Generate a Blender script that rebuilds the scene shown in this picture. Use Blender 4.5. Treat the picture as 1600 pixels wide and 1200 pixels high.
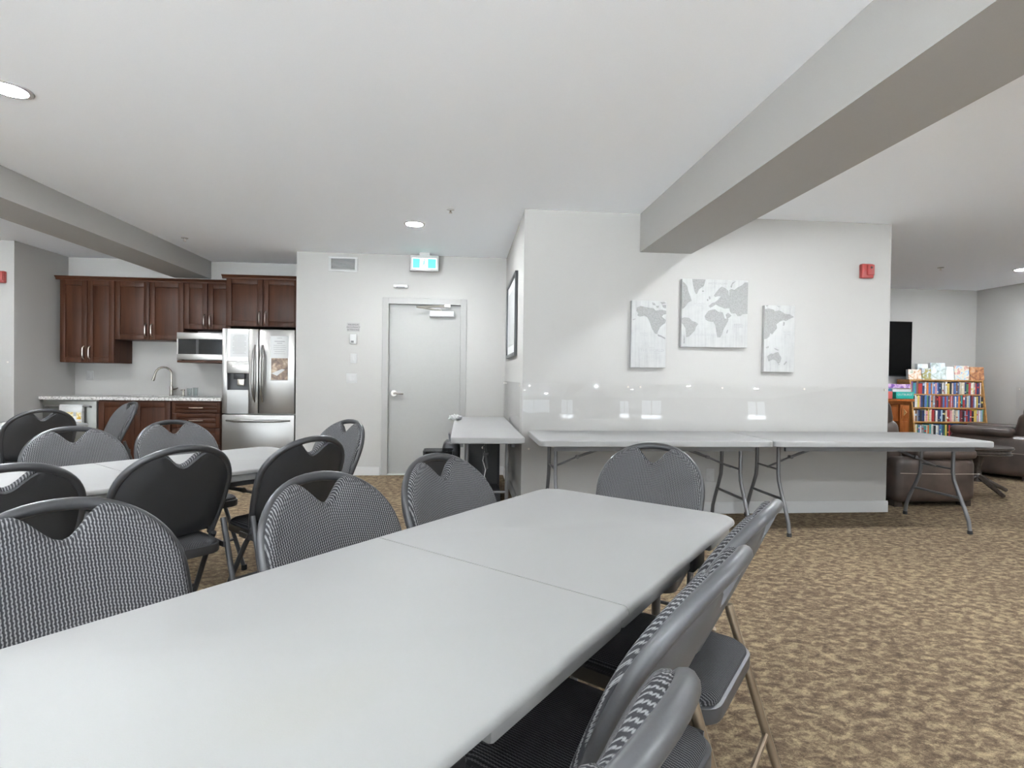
import bpy, bmesh, math, random
from mathutils import Vector, Matrix, Quaternion
R = math.radians
random.seed(7)
scene = bpy.context.scene
for o in list(bpy.data.objects): bpy.data.objects.remove(o)
col = scene.collection
H = 2.645                                   # ceiling height

# ---------------------------------------------------------------- camera
cam_d = bpy.data.cameras.new('camera'); cam = bpy.data.objects.new('camera', cam_d); col.objects.link(cam)
cam_d.sensor_width = 36.0; cam_d.lens = 36.0 * 842.0 / 1600.0
yaw, pitch, roll = R(5.18), R(-0.706), R(0.763)
fw = Vector((math.sin(yaw) * math.cos(pitch), math.cos(yaw) * math.cos(pitch), math.sin(pitch)))
r0 = Vector((math.cos(yaw), -math.sin(yaw), 0)); u0 = r0.cross(fw)
rt = math.cos(roll) * r0 + math.sin(roll) * u0; up = -math.sin(roll) * r0 + math.cos(roll) * u0
m = Matrix((rt, up, -fw)).transposed().to_4x4(); m.translation = Vector((0, 0, 1.195))
cam.matrix_world = m; cam_d.clip_start = 0.02
scene.camera = cam

# ---------------------------------------------------------------- world, exposure
w = bpy.data.worlds.new('sky'); scene.world = w; w.use_nodes = True
bg = w.node_tree.nodes['Background']; bg.inputs[0].default_value = (0.80, 0.90, 1.0, 1); bg.inputs[1].default_value = 4.0
scene.view_settings.view_transform = 'Standard'; scene.view_settings.look = 'None'
scene.view_settings.exposure = 0.62; scene.view_settings.gamma = 1.0
scene.view_settings.use_curve_mapping = False
LAMP = 720.0                                # downlight radiance
sun_d = bpy.data.lights.new('sun', 'SUN'); sun_d.energy = 115.0; sun_d.angle = R(0.6); sun_d.color = (0.90, 0.95, 1.0)
sun = bpy.data.objects.new('sun', sun_d); col.objects.link(sun)      # high midday sun through the rear windows
sun.rotation_euler = Vector((-0.12, -0.52, 0.85)).to_track_quat('Z', 'Y').to_euler()
try:
    scene.cycles.use_denoising = True
    scene.cycles.max_bounces = 10; scene.cycles.diffuse_bounces = 6
    scene.cycles.transparent_max_bounces = 16; scene.cycles.sample_clamp_indirect = 12.0
except Exception: pass

# ---------------------------------------------------------------- materials
MATS = {}
class NB:
    def __init__(s, name):
        s.m = bpy.data.materials.new(name); s.m.use_nodes = True
        s.t = s.m.node_tree; s.b = s.t.nodes['Principled BSDF']; MATS[name] = s.m
    def n(s, typ, **k):
        nd = s.t.nodes.new(typ)
        for a, b in k.items():
            if a.startswith('i_'): nd.inputs[a[2:].replace('_', ' ')].default_value = b
            else: setattr(nd, a, b)
        return nd
    def l(s, a, b): s.t.links.new(a, b)
    def math(s, op, a, b=None, c=None):
        nd = s.t.nodes.new('ShaderNodeMath'); nd.operation = op
        for i, v in enumerate((a, b, c)):
            if v is None: continue
            if isinstance(v, (int, float)): nd.inputs[i].default_value = v
            else: s.l(v, nd.inputs[i])
        return nd.outputs[0]
    def ramp(s, fac, stops):
        nd = s.t.nodes.new('ShaderNodeValToRGB'); e = nd.color_ramp.elements
        while len(e) < len(stops): e.new(0.5)
        for i, (p, c) in enumerate(stops): e[i].position = p; e[i].color = (*c, 1)
        s.l(fac, nd.inputs[0]); return nd.outputs[0]
    def coord(s, kind='Object', scale=(1, 1, 1), rot=(0, 0, 0)):
        tc = s.t.nodes.new('ShaderNodeTexCoord'); mp = s.t.nodes.new('ShaderNodeMapping')
        mp.inputs['Scale'].default_value = scale; mp.inputs['Rotation'].default_value = rot
        s.l(tc.outputs[kind], mp.inputs[0]); return mp.outputs[0]
    def noise(s, vec, scale, detail=3, rough=0.5, dist=0.0):
        nd = s.t.nodes.new('ShaderNodeTexNoise'); nd.inputs['Scale'].default_value = scale
        nd.inputs['Detail'].default_value = detail; nd.inputs['Roughness'].default_value = rough
        nd.inputs['Distortion'].default_value = dist; s.l(vec, nd.inputs['Vector']); return nd.outputs['Fac']
    def bump(s, h, strength=0.3, dist=0.002):
        nd = s.t.nodes.new('ShaderNodeBump'); nd.inputs['Strength'].default_value = strength
        nd.inputs['Distance'].default_value = dist; s.l(h, nd.inputs['Height']); s.l(nd.outputs[0], s.b.inputs['Normal'])
    def set(s, col=None, rough=None, metal=None, spec=None):
        if col is not None: s.b.inputs['Base Color'].default_value = (*col, 1)
        if rough is not None: s.b.inputs['Roughness'].default_value = rough
        if metal is not None: s.b.inputs['Metallic'].default_value = metal
        if spec is not None: s.b.inputs['Specular IOR Level'].default_value = spec
        return s

def plain(name, c, rough=0.5, metal=0.0, spec=0.5, nscale=60, nstr=0.05, var=0.04):
    """base colour with a faint procedural mottling and fine relief"""
    b = NB(name).set(c, rough, metal, spec)
    v = b.coord(); f = b.noise(v, nscale, 3)
    b.l(b.ramp(f, [(0.3, [max(0, x * (1 - var)) for x in c]), (0.7, [min(1, x * (1 + var)) for x in c])]), b.b.inputs['Base Color'])
    if nstr: b.bump(f, nstr, 0.001)
    return b.m

plain('wall_paint', (0.372, 0.362, 0.344), 0.7, nscale=220, nstr=0.06, var=0.012)
plain('ceiling_paint', (0.90, 0.925, 0.965), 0.85, spec=0.2, nscale=180, nstr=0.06, var=0.01)
plain('trim_white', (0.46, 0.46, 0.452), 0.45, nscale=40, nstr=0.02, var=0.01)
plain('door_paint', (0.30, 0.295, 0.282), 0.5, nscale=40, nstr=0.02, var=0.01)
plain('plastic_white', (0.42, 0.42, 0.412), 0.4, nscale=90, nstr=0.02, var=0.01)
plain('dark_metal', (0.030, 0.031, 0.034), 0.38, 0.0, 0.6, nscale=300, nstr=0.03)
plain('grey_metal', (0.062, 0.063, 0.067), 0.42, 0.2, 0.6, nscale=300, nstr=0.03)
plain('bronze_metal', (0.19, 0.145, 0.098), 0.35, 0.5, 0.5, nscale=300, nstr=0.03)
plain('leg_steel', (0.12, 0.12, 0.123), 0.4, 0.4, 0.5, nscale=300, nstr=0.03)
plain('black_plastic', (0.018, 0.018, 0.020), 0.45, nscale=500, nstr=0.12)
plain('shell_plastic', (0.022, 0.023, 0.025), 0.5, nscale=500, nstr=0.15)
plain('grey_plastic', (0.065, 0.066, 0.070), 0.5, nscale=500, nstr=0.12)
plain('rubber', (0.02, 0.02, 0.02), 0.8)
plain('nickel', (0.62, 0.58, 0.52), 0.28, 1.0, nscale=200, nstr=0.02)
plain('faucet_steel', (0.42, 0.38, 0.34), 0.25, 1.0, nscale=200, nstr=0.02)
plain('dark_gasket', (0.03, 0.03, 0.032), 0.6)
plain('black_glass', (0.012, 0.012, 0.012), 0.10, 0.0, 0.25, nstr=0)
plain('tv_screen', (0.0015, 0.0015, 0.0015), 0.6, 0.0, 0.08, nstr=0)
plain('red_plastic', (0.30, 0.045, 0.04), 0.35, nscale=60, nstr=0.02)
plain('paper', (0.56, 0.56, 0.555), 0.8, nscale=120, nstr=0.03, var=0.02)
plain('ink', (0.06, 0.06, 0.06), 0.7)
plain('ink_soft', (0.32, 0.32, 0.32), 0.8)
plain('map_land', (0.255, 0.255, 0.25), 0.85, nscale=90, nstr=0.05, var=0.14)
plain('map_line', (0.36, 0.36, 0.36), 0.85)
plain('red_bit', (0.6, 0.03, 0.03), 0.4)
plain('interior_dark', (0.05, 0.05, 0.05), 0.9)
plain('shelf_oak', (0.42, 0.22, 0.07), 0.5, nscale=40, nstr=0.05, var=0.2)
plain('thread', (0.42, 0.36, 0.30), 0.8)
plain('dark_table', (0.045, 0.035, 0.03), 0.12, nscale=30, nstr=0.0, var=0.2)
plain('concrete', (0.52, 0.52, 0.52), 0.9)  # surface of the added slab that bounces sun indoors

# painted wall that also takes the map canvas: whitewashed boards
def canvas_mat():
    b = NB('canvas').set((0.7, 0.7, 0.69), 0.85)
    f = b.noise(b.coord(scale=(60, 60, 4)), 1.0, 4, 0.6); g = b.noise(b.coord(), 14, 3)
    mx = b.math('ADD', b.math('MULTIPLY', f, 0.6), b.math('MULTIPLY', g, 0.4))
    b.l(b.ramp(mx, [(0.25, (0.31, 0.31, 0.304)), (0.5, (0.385, 0.385, 0.378)), (0.75, (0.43, 0.43, 0.422))]), b.b.inputs['Base Color'])
    b.bump(f, 0.1, 0.001)
canvas_mat()

def carpet_mat():
    b = NB('carpet').set(rough=0.95, spec=0.1)
    v = b.coord(scale=(15.5, 23, 1), rot=(0, 0, R(-12)))
    a = b.noise(v, 1.25, 6, 0.68, 0.35)
    v2 = b.coord(scale=(1, 1, 1)); big = b.noise(v2, 1.3, 2)
    fine = b.noise(v2, 330, 2, 0.7); tuft = b.noise(v2, 120, 3, 0.7)
    s = b.math('ADD', a, b.math('MULTIPLY', b.math('SUBTRACT', tuft, 0.5), 0.34))
    s = b.math('ADD', s, b.math('MULTIPLY', b.math('SUBTRACT', big, 0.5), 0.10))
    c = b.ramp(s, [(0.36, (0.082, 0.057, 0.039)), (0.47, (0.132, 0.096, 0.064)), (0.56, (0.215, 0.162, 0.102)), (0.68, (0.33, 0.255, 0.158))])
    mx = b.n('ShaderNodeMix', data_type='RGBA', blend_type='MULTIPLY'); mx.inputs[0].default_value = 0.75
    b.l(c, mx.inputs[6]); b.l(b.ramp(fine, [(0.3, (0.45, 0.45, 0.45)), (0.62, (1.15, 1.15, 1.15))]), mx.inputs[7])
    b.l(mx.outputs[2], b.b.inputs['Base Color'])
    b.bump(b.math('ADD', fine, b.math('MULTIPLY', tuft, 1.2)), 0.6, 0.003)
carpet_mat()

def fabric(name, lo, hi, pitch=0.0068, zig=0.0036):
    """woven zig-zag rib: light threads on a dark ground, ribs running up the chair"""
    b = NB(name).set(rough=0.9, spec=0.15)
    tc = b.t.nodes.new('ShaderNodeTexCoord'); sp = b.t.nodes.new('ShaderNodeSeparateXYZ'); b.l(tc.outputs['Object'], sp.inputs[0])
    x = sp.outputs[0]; z = b.math('ADD', sp.outputs[2], b.math('MULTIPLY', sp.outputs[1], 1.0))
    tri = b.math('PINGPONG', z, zig)                              # 0..zig
    ph = b.math('ADD', b.math('DIVIDE', x, pitch), b.math('MULTIPLY', tri, 0.22 / zig))
    rib = b.math('MULTIPLY', b.math('PINGPONG', ph, 0.5), 2.0)
    dash = b.math('MULTIPLY', b.math('PINGPONG', b.math('DIVIDE', z, 0.0036), 0.5), 2.0)
    k = b.math('MULTIPLY', rib, b.math('ADD', b.math('MULTIPLY', dash, 0.45), 0.62))
    nz = b.noise(tc.outputs['Object'], 700, 2)
    k2 = b.math('ADD', k, b.math('MULTIPLY', b.math('SUBTRACT', nz, 0.5), 0.35))
    b.l(b.ramp(k2, [(0.38, lo), (0.72, hi)]), b.b.inputs['Base Color'])
    b.bump(k, 0.5, 0.002)
fabric('chair_fabric', (0.030, 0.030, 0.033), (0.19, 0.19, 0.194))
fabric('seat_fabric', (0.020, 0.020, 0.022), (0.12, 0.12, 0.125), 0.0065)

def table_mat():
    b = NB('table_plastic').set((0.62, 0.62, 0.62), 0.55, None, 0.3)
    v = b.coord(); peb = b.noise(v, 420, 2); blot = b.noise(v, 1.7, 2)
    b.l(b.ramp(blot, [(0.35, (0.240, 0.237, 0.235)), (0.62, (0.250, 0.247, 0.243)), (0.80, (0.246, 0.237, 0.220))]), b.b.inputs['Base Color'])
    b.bump(peb, 0.12, 0.001)
table_mat()

def wood(name, dark, light, rough=0.42, along='Z'):
    b = NB(name).set(rough=rough, spec=0.2)
    sc = {'Z': (26, 26, 1.6), 'X': (1.6, 26, 26)}[along]
    f = b.noise(b.coord(scale=sc), 1.0, 4, 0.6, 0.6); g = b.noise(b.coord(), 2.2, 2)
    k = b.math('ADD', b.math('MULTIPLY', f, 0.6), b.math('MULTIPLY', g, 0.4))
    b.l(b.ramp(k, [(0.3, dark), (0.7, light)]), b.b.inputs['Base Color']); b.bump(f, 0.05, 0.001)
wood('cherry', (0.026, 0.0095, 0.005), (0.074, 0.027, 0.013))
wood('cherry_x', (0.026, 0.0095, 0.005), (0.074, 0.027, 0.013), along='X')
wood('mantel_wood', (0.20, 0.055, 0.014), (0.40, 0.13, 0.035), 0.4)

def brushed(name, c, along=(90, 90, 1.2)):
    b = NB(name).set(c, 0.36, 1.0)
    f = b.noise(b.coord(scale=along), 4, 3, 0.6)
    b.l(b.math('ADD', b.math('MULTIPLY', f, 0.06), 0.33), b.b.inputs['Roughness'])
brushed('stainless', (0.35, 0.34, 0.325), (1.2, 90, 90))
brushed('stainless_dark', (0.24, 0.24, 0.225), (1.2, 90, 90))

def granite():
    b = NB('granite').set(rough=0.18)
    v = b.coord(); a = b.noise(v, 38, 4, 0.7); c = b.noise(v, 130, 3, 0.7)
    k = b.math('ADD', b.math('MULTIPLY', a, 0.55), b.math('MULTIPLY', c, 0.45))
    b.l(b.ramp(k, [(0.36, (0.05, 0.045, 0.04)), (0.44, (0.33, 0.31, 0.29)), (0.52, (0.62, 0.61, 0.59)), (0.66, (0.72, 0.71, 0.69))]), b.b.inputs['Base Color'])
granite()

def leather(name, c0, c1):
    b = NB(name).set(rough=0.42)
    v = b.coord(); a = b.noise(v, 5, 3); g = b.noise(v, 160, 3, 0.7)
    b.l(b.ramp(a, [(0.3, c0), (0.7, c1)]), b.b.inputs['Base Color']); b.bump(g, 0.25, 0.001)
leather('leather', (0.030, 0.021, 0.017), (0.075, 0.052, 0.042))

def clear(name, tint=(1, 1, 1), refl=1.0):
    """clear acrylic or window glass: sees through, mirrors by Fresnel"""
    b = NB(name); t = b.t; t.nodes.remove(b.b)
    tr = t.nodes.new('ShaderNodeBsdfTransparent'); tr.inputs[0].default_value = (*tint, 1)
    gl = t.nodes.new('ShaderNodeBsdfGlossy'); gl.inputs['Roughness'].default_value = 0.008
    fr = t.nodes.new('ShaderNodeFresnel'); fr.inputs[0].default_value = 1.49
    mx = t.nodes.new('ShaderNodeMixShader'); mul = t.nodes.new('ShaderNodeMath'); mul.operation = 'MULTIPLY'; mul.inputs[1].default_value = refl
    geo = t.nodes.new('ShaderNodeNewGeometry'); inv = t.nodes.new('ShaderNodeMath'); inv.operation = 'MULTIPLY_ADD'; inv.inputs[1].default_value = -1.0; inv.inputs[2].default_value = 1.0
    t.links.new(geo.outputs['Backfacing'], inv.inputs[0]); fm = t.nodes.new('ShaderNodeMath'); fm.operation = 'MULTIPLY'
    t.links.new(fr.outputs[0], fm.inputs[0]); t.links.new(inv.outputs[0], fm.inputs[1]); t.links.new(fm.outputs[0], mul.inputs[0]); t.links.new(mul.outputs[0], mx.inputs[0])
    t.links.new(tr.outputs[0], mx.inputs[1]); t.links.new(gl.outputs[0], mx.inputs[2])
    t.links.new(mx.outputs[0], t.nodes['Material Output'].inputs[0])
clear('acrylic', (1.0, 1.0, 1.0), 0.8); clear('window_glass', (0.97, 0.98, 0.98)); clear('drinking_glass', (0.9, 0.92, 0.92)); clear('bin_liner', (0.55, 0.56, 0.57))

def emit(name, c, s):
    b = NB(name).set(c, 0.5); b.b.inputs['Emission Color'].default_value = (*c, 1); b.b.inputs['Emission Strength'].default_value = s
emit('lamp_lens', (0.92, 0.965, 1.0), LAMP)
emit('sign_white', (0.95, 1.0, 0.98), 0.8); emit('sign_green', (0.06, 0.66, 0.58), 0.55)
emit('dispenser_led', (0.9, 0.95, 1.0), 1.6)

def print_mat(name, stops, scale=3.0, sc=(1, 1, 1)):
    """printed picture: colour patches"""
    b = NB(name).set(rough=0.5)
    f = b.noise(b.coord(scale=sc), scale, 4, 0.6, 0.5)
    b.l(b.ramp(f, stops), b.b.inputs['Base Color'])
print_mat('print_towel', [(0.38, (0.75, 0.72, 0.62)), (0.5, (0.72, 0.62, 0.35)), (0.6, (0.62, 0.36, 0.05))], 22)
print_mat('print_room', [(0.3, (0.07, 0.05, 0.045)), (0.5, (0.22, 0.15, 0.11)), (0.62, (0.45, 0.34, 0.24)), (0.8, (0.7, 0.68, 0.62))], 12)
print_mat('print_village', [(0.3, (0.30, 0.07, 0.03)), (0.45, (0.65, 0.45, 0.30)), (0.55, (0.75, 0.70, 0.66)), (0.7, (0.14, 0.24, 0.10))], 14)
print_mat('print_valley', [(0.3, (0.42, 0.33, 0.12)), (0.48, (0.30, 0.28, 0.10)), (0.56, (0.55, 0.62, 0.72)), (0.75, (0.30, 0.20, 0.15))], 12)
print_mat('print_winter', [(0.3, (0.22, 0.27, 0.25)), (0.48, (0.48, 0.55, 0.55)), (0.6, (0.66, 0.74, 0.82)), (0.75, (0.60, 0.52, 0.42))], 12)
print_mat('print_lake', [(0.3, (0.60, 0.68, 0.66)), (0.5, (0.74, 0.77, 0.76)), (0.7, (0.40, 0.50, 0.50))], 9)
print_mat('print_garden', [(0.3, (0.10, 0.24, 0.58)), (0.42, (0.45, 0.55, 0.68)), (0.52, (0.70, 0.66, 0.50)), (0.6, (0.62, 0.28, 0.30)), (0.72, (0.30, 0.38, 0.14))], 14)
print_mat('print_barn', [(0.3, (0.10, 0.08, 0.07)), (0.45, (0.30, 0.12, 0.06)), (0.58, (0.55, 0.28, 0.13)), (0.72, (0.50, 0.46, 0.40))], 11)
print_mat('print_purple', [(0.35, (0.13, 0.05, 0.26)), (0.5, (0.24, 0.11, 0.42)), (0.62, (0.62, 0.42, 0.62)), (0.75, (0.75, 0.72, 0.70))], 9)
plain('box_teal', (0.02, 0.42, 0.35), 0.45); plain('box_red', (0.62, 0.13, 0.11), 0.45); plain('box_blue', (0.06, 0.16, 0.27), 0.45)
M = MATS

# ---------------------------------------------------------------- mesh builder
class MB:
    def __init__(s): s.v = []; s.f = []
    def add(s, vs, fs):
        k = len(s.v); s.v += [tuple(p) for p in vs]; s.f += [tuple(i + k for i in f) for f in fs]; return s
    def box(s, x0, x1, y0, y1, z0, z1, bev=0.0):
        if bev <= 0:
            vs = [(x, y, z) for x in (x0, x1) for y in (y0, y1) for z in (z0, z1)]
            return s.add(vs, [(0, 1, 3, 2), (4, 6, 7, 5), (0, 4, 5, 1), (2, 3, 7, 6), (0, 2, 6, 4), (1, 5, 7, 3)])
        bm = bmesh.new(); bmesh.ops.create_cube(bm, size=1)
        for v in bm.verts: v.co = Vector(((x0 + x1) / 2 + v.co.x * (x1 - x0), (y0 + y1) / 2 + v.co.y * (y1 - y0), (z0 + z1) / 2 + v.co.z * (z1 - z0)))
        bev = min(bev, abs(x1 - x0) * .49, abs(y1 - y0) * .49, abs(z1 - z0) * .49)
        bmesh.ops.bevel(bm, geom=bm.edges[:], offset=bev, segments=3 if bev > .02 else 2, affect='EDGES', profile=0.5)
        bm.verts.index_update(); s.add([v.co[:] for v in bm.verts], [[v.index for v in f.verts] for f in bm.faces]); bm.free(); return s
    def tube(s, pts, r, n=10, closed=False, caps=True):
        pts = [Vector(p) for p in pts]; L = len(pts); rings = []
        rr = r if isinstance(r, (list, tuple)) else [r] * L
        up_ = None; k0 = len(s.v); vs = []; fs = []
        for i, p in enumerate(pts):
            a = pts[(i - 1) % L] if (closed or i > 0) else p; b = pts[(i + 1) % L] if (closed or i < L - 1) else p
            d = (b - a).normalized()
            if up_ is None:
                up_ = Vector((0, 0, 1)) if abs(d.z) < .9 else Vector((1, 0, 0))
            up_ = (up_ - d * up_.dot(d)).normalized(); sd = d.cross(up_)
            for j in range(n):
                t = 2 * math.pi * j / n; vs.append(p + (up_ * math.cos(t) + sd * math.sin(t)) * rr[i])
        seg = L if closed else L - 1
        for i in range(seg):
            for j in range(n):
                a, b = i * n + j, i * n + (j + 1) % n; c, d_ = ((i + 1) % L) * n + (j + 1) % n, ((i + 1) % L) * n + j
                fs.append((a, b, c, d_))
        if caps and not closed: fs.append(tuple(range(n))); fs.append(tuple((L - 1) * n + j for j in reversed(range(n))))
        return s.add(vs, fs)
    def lathe(s, prof, n=24, c=(0, 0, 0)):
        vs = []; fs = []
        for (r, z) in prof:
            for j in range(n):
                t = 2 * math.pi * j / n; vs.append((c[0] + r * math.cos(t), c[1] + r * math.sin(t), c[2] + z))
        for i in range(len(prof) - 1):
            for j in range(n): fs.append((i * n + j, i * n + (j + 1) % n, (i + 1) * n + (j + 1) % n, (i + 1) * n + j))
        fs.append(tuple(reversed(range(n)))); fs.append(tuple((len(prof) - 1) * n + j for j in range(n)))
        return s.add(vs, fs)
    def prism(s, poly, fn, d0, d1):
        """poly 2-D outline, fn(u, v, d) -> xyz"""
        n = len(poly); vs = [fn(u, v, d0) for u, v in poly] + [fn(u, v, d1) for u, v in poly]
        fs = [tuple(range(n)), tuple(reversed(range(n, 2 * n)))] + [(i, i + n, (i + 1) % n + n, (i + 1) % n) for i in range(n)]
        return s.add(vs, fs)
    def mesh(s, name, smooth=True):
        me = bpy.data.meshes.new(name); me.from_pydata(s.v, [], s.f)
        bm = bmesh.new(); bm.from_mesh(me); bmesh.ops.recalc_face_normals(bm, faces=bm.faces[:]); bm.to_mesh(me); bm.free()
        if smooth:
            me.shade_smooth(); me.set_sharp_from_angle(angle=R(38))
        return me
    def build(s, name, mat, parent=None, smooth=True, loc=None, label=None):
        me = s.mesh(name, smooth); me.materials.append(M[mat]); o = bpy.data.objects.new(name, me); col.objects.link(o)
        if parent is not None: o.parent = parent
        if loc: o.location = loc
        if label: o['label'] = label
        return o

def tag(o, label=None, cat=None, group=None, kind=None):
    if label: o['label'] = label
    if cat: o['category'] = cat
    if group: o['group'] = group
    if kind: o['kind'] = kind
    return o
def thing(name, label, cat, loc=(0, 0, 0), rz=0.0, group=None):
    o = bpy.data.objects.new(name, None); col.objects.link(o); o.location = loc; o.rotation_euler = (0, 0, rz)
    o.empty_display_size = 0.05; return tag(o, label, cat, group)
def struct(name, mb, mat, parent=None, label=None, smooth=False):
    o = mb.build(name, mat, parent, smooth)
    if parent is None: o['kind'] = 'structure'
    if label: o['label'] = label
    return o
def copy_tree(o, parent=None):
    c = o.copy(); col.objects.link(c); c.parent = parent
    for ch in list(o.children): copy_tree(ch, c)
    return c
def text(name, s, size, mat, parent, origin, xdir, updir, align='CENTER', depth=0.0006):
    """lettering as mesh; origin is the line's centre, xdir reading direction, updir up"""
    cu = bpy.data.curves.new(name, 'FONT'); cu.body = s; cu.size = size; cu.align_x = align; cu.align_y = 'CENTER'; cu.extrude = depth
    cu.resolution_u = 2
    t = bpy.data.objects.new('tmp', cu); col.objects.link(t)
    dg = bpy.context.evaluated_depsgraph_get(); me = bpy.data.meshes.new_from_object(t.evaluated_get(dg))
    bpy.data.objects.remove(t)
    x = Vector(xdir).normalized(); u = Vector(updir).normalized(); z = x.cross(u)
    mt = Matrix((x, u, z)).transposed().to_4x4(); mt.translation = Vector(origin); me.transform(mt)
    me.materials.clear(); me.materials.append(M[mat]); o = bpy.data.objects.new(name, me); col.objects.link(o)
    if parent is not None: o.parent = parent
    return o

# ---------------------------------------------------------------- the room
WM, WD, WK, WF = 4.63, 6.57, 7.45, 7.75      # map wall, door wall, kitchen back wall, lounge far wall (Y)
XS, XM, XL, XR = 0.51, 3.90, -1.97, 7.98     # alcove side wall, map wall end, door wall left end, lounge right wall (X)
YB, XW = -3.6, -8.2                           # rear wall and far left wall, behind and beside the camera
floor = struct('floor', MB().box(XW - .2, XR + .2, YB - .2, WF + .2, -0.1, 0.0), 'carpet', label='brown and tan patterned loop carpet')
struct('ceiling', MB().box(XW - .2, XR + .2, YB - .2, WF + .2, H, H + 0.1), 'ceiling_paint')
struct('wall_map', MB().box(XS, XM, WM, WF, 0, H), 'wall_paint', label='grey wall block behind the map canvases')
dx0, dx1, dz = -0.925, -0.012, 2.085          # door opening
struct('wall_door', MB().box(XL, dx0, WD, WK + .2, 0, H).box(dx1, XS, WD, WK + .2, 0, H).box(dx0, dx1, WD, WK + .2, dz, H).box(dx0, dx1, WD + .25, WK + .2, 0, dz), 'wall_paint')
struct('wall_kitchen', MB().box(-5.0, XL, WK, WK + .2, 0, H).box(-5.0, XL, 7.33, WK, 2.36, H), 'wall_paint')
struct('wall_left', MB().box(XW - .2, -5.0, 6.5, WK + .2, 0, H), 'wall_paint')
struct('wall_far', MB().box(XM, XR + .2, WF, WF + .2, 0, H), 'wall_paint')
struct('wall_right', MB().box(XR, XR + .2, YB, WF, 0, H), 'wall_paint')
struct('wall_side', MB().box(XW - .2, XW, YB, 6.5, 0, H), 'wall_paint')
struct('trim_beam_right', MB().box(1.532, 2.0, YB, WM, 2.31, H), 'wall_paint', label='boxed ceiling beam running to the map wall')
struct('trim_beam_left', MB().box(-3.72, -3.27, YB, 7.33, 2.42, H), 'wall_paint', label='boxed ceiling beam running to the kitchen')

# rear wall with windows (behind the camera: known from acrylic reflections, left ones and height enlarged for ceiling light)
WINS = [(-7.7, -5.3), (-4.9, -2.5), (-2.1, 0.5), (1.35, 2.35), (6.55, 7.65)]
WZ0, WZ1 = .12, 2.30
rw = MB(); x = XW
for a, b in WINS:
    rw.box(x, a, YB - .2, YB, 0, H); rw.box(a, b, YB - .2, YB, 0, WZ0); rw.box(a, b, YB - .2, YB, WZ1, H); x = b
rw.box(x, XR, YB - .2, YB, 0, H); struct('wall_rear', rw, 'wall_paint')
for i, (a, b) in enumerate(WINS):
    f = MB()
    f.box(a, b, YB - .12, YB - .06, WZ0, WZ0 + .05).box(a, b, YB - .12, YB - .06, WZ1 - .05, WZ1).box(a, a + .05, YB - .12, YB - .06, WZ0 + .05, WZ1 - .05).box(b - .05, b, YB - .12, YB - .06, WZ0 + .05, WZ1 - .05)
    f.box((a + b) / 2 - .025, (a + b) / 2 + .025, YB - .12, YB - .06, WZ0 + .05, WZ1 - .05)
    wo = struct('window_%d' % (i + 1), f, 'trim_white')
    struct('pane', MB().box(a + .05, (a + b) / 2 - .025, YB - .093, YB - .087, WZ0 + .05, WZ1 - .05), 'window_glass', wo)
    struct('pane', MB().box((a + b) / 2 + .025, b - .05, YB - .093, YB - .087, WZ0 + .05, WZ1 - .05), 'window_glass', wo)
    struct('window_sill', MB().box(a - .04, b + .04, YB - .05, YB + .06, WZ0 - .03, WZ0, .004), 'trim_white', wo)

struct('floor_bounce_slab', MB().box(-30, 30, -40, YB - .2, -.3, -.12), 'concrete', label='pale concrete slab added outside the rear windows to bounce sun onto the ceiling')  # unseen ground, added to throw sunlight up through the windows onto the ceiling
# baseboards
def bb(name, boxes):
    m_ = MB()
    for q in boxes: m_.box(*q, .0, .094); 
    for (x0, x1, y0, y1) in boxes:
        m_.box(x0 + (.004 if x1 - x0 < .05 else 0), x1 - (.004 if x1 - x0 < .05 else 0), y0 + (.004 if y1 - y0 < .05 else 0), y1, .094, .104)
    struct(name, m_, 'trim_white')
bb('baseboard_map', [(XS - .012, XM + .012, WM - .013, WM)])
bb('baseboard_alcove', [(XS - .013, XS, WM, WD)])
bb('baseboard_door', [(XL, dx0 - .062, WD - .013, WD), (dx1 + .062, XS - .013, WD - .013, WD)])
bb('baseboard_far', [(XM, XR, WF - .013, WF)])
bb('baseboard_right', [(XR - .013, XR, YB, WF - .013)])
bb('baseboard_left', [(XW, -5.0, 6.487, 6.5)])

# door with frame, lever and closer
d = struct('door_1', MB().box(dx0 + .03, dx1 - .03, WD + .045, WD + .09, .012, dz - .03), 'door_paint', label='flat pale grey door under the exit sign')
fr = MB()
for x0, x1 in ((dx0 - .045, dx0 + .028), (dx1 - .028, dx1 + .045)): fr.box(x0, x1, WD - .014, WD + .002, 0, dz + .045, .003); 
fr.box(dx0 + .028, dx1 - .028, WD - .014, WD + .002, dz - .028, dz + .045, .003)
fr.box(dx0, dx0 + .028, WD, WD + .12, 0, dz).box(dx1 - .028, dx1, WD, WD + .12, 0, dz).box(dx0, dx1, WD, WD + .12, dz - .028, dz)
struct('door_frame', fr, 'door_paint', d)
struct('threshold', MB().box(dx0 + .028, dx1 - .028, WD + .0, WD + .12, 0, .011), 'trim_white', d)
hx, hz = -.83, .985
hd = MB().tube([(hx, WD + .046, hz), (hx, WD + .03, hz)], .036, 20).tube([(hx, WD + .035, hz), (hx, WD - .012, hz)], .012, 12).tube([(hx, WD - .012, hz), (hx + .03, WD - .018, hz + .001), (hx + .08, WD - .016, hz - .003), (hx + .115, WD - .010, hz - .006)], [.012, .011, .010, .009], 12)
struct('lever_handle', hd, 'faucet_steel', d, smooth=True)
cl = struct('door_closer', MB().box(-.415, -.115, WD - .018, WD + .044, 1.915, 1.985, .008), 'plastic_white', d)
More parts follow.
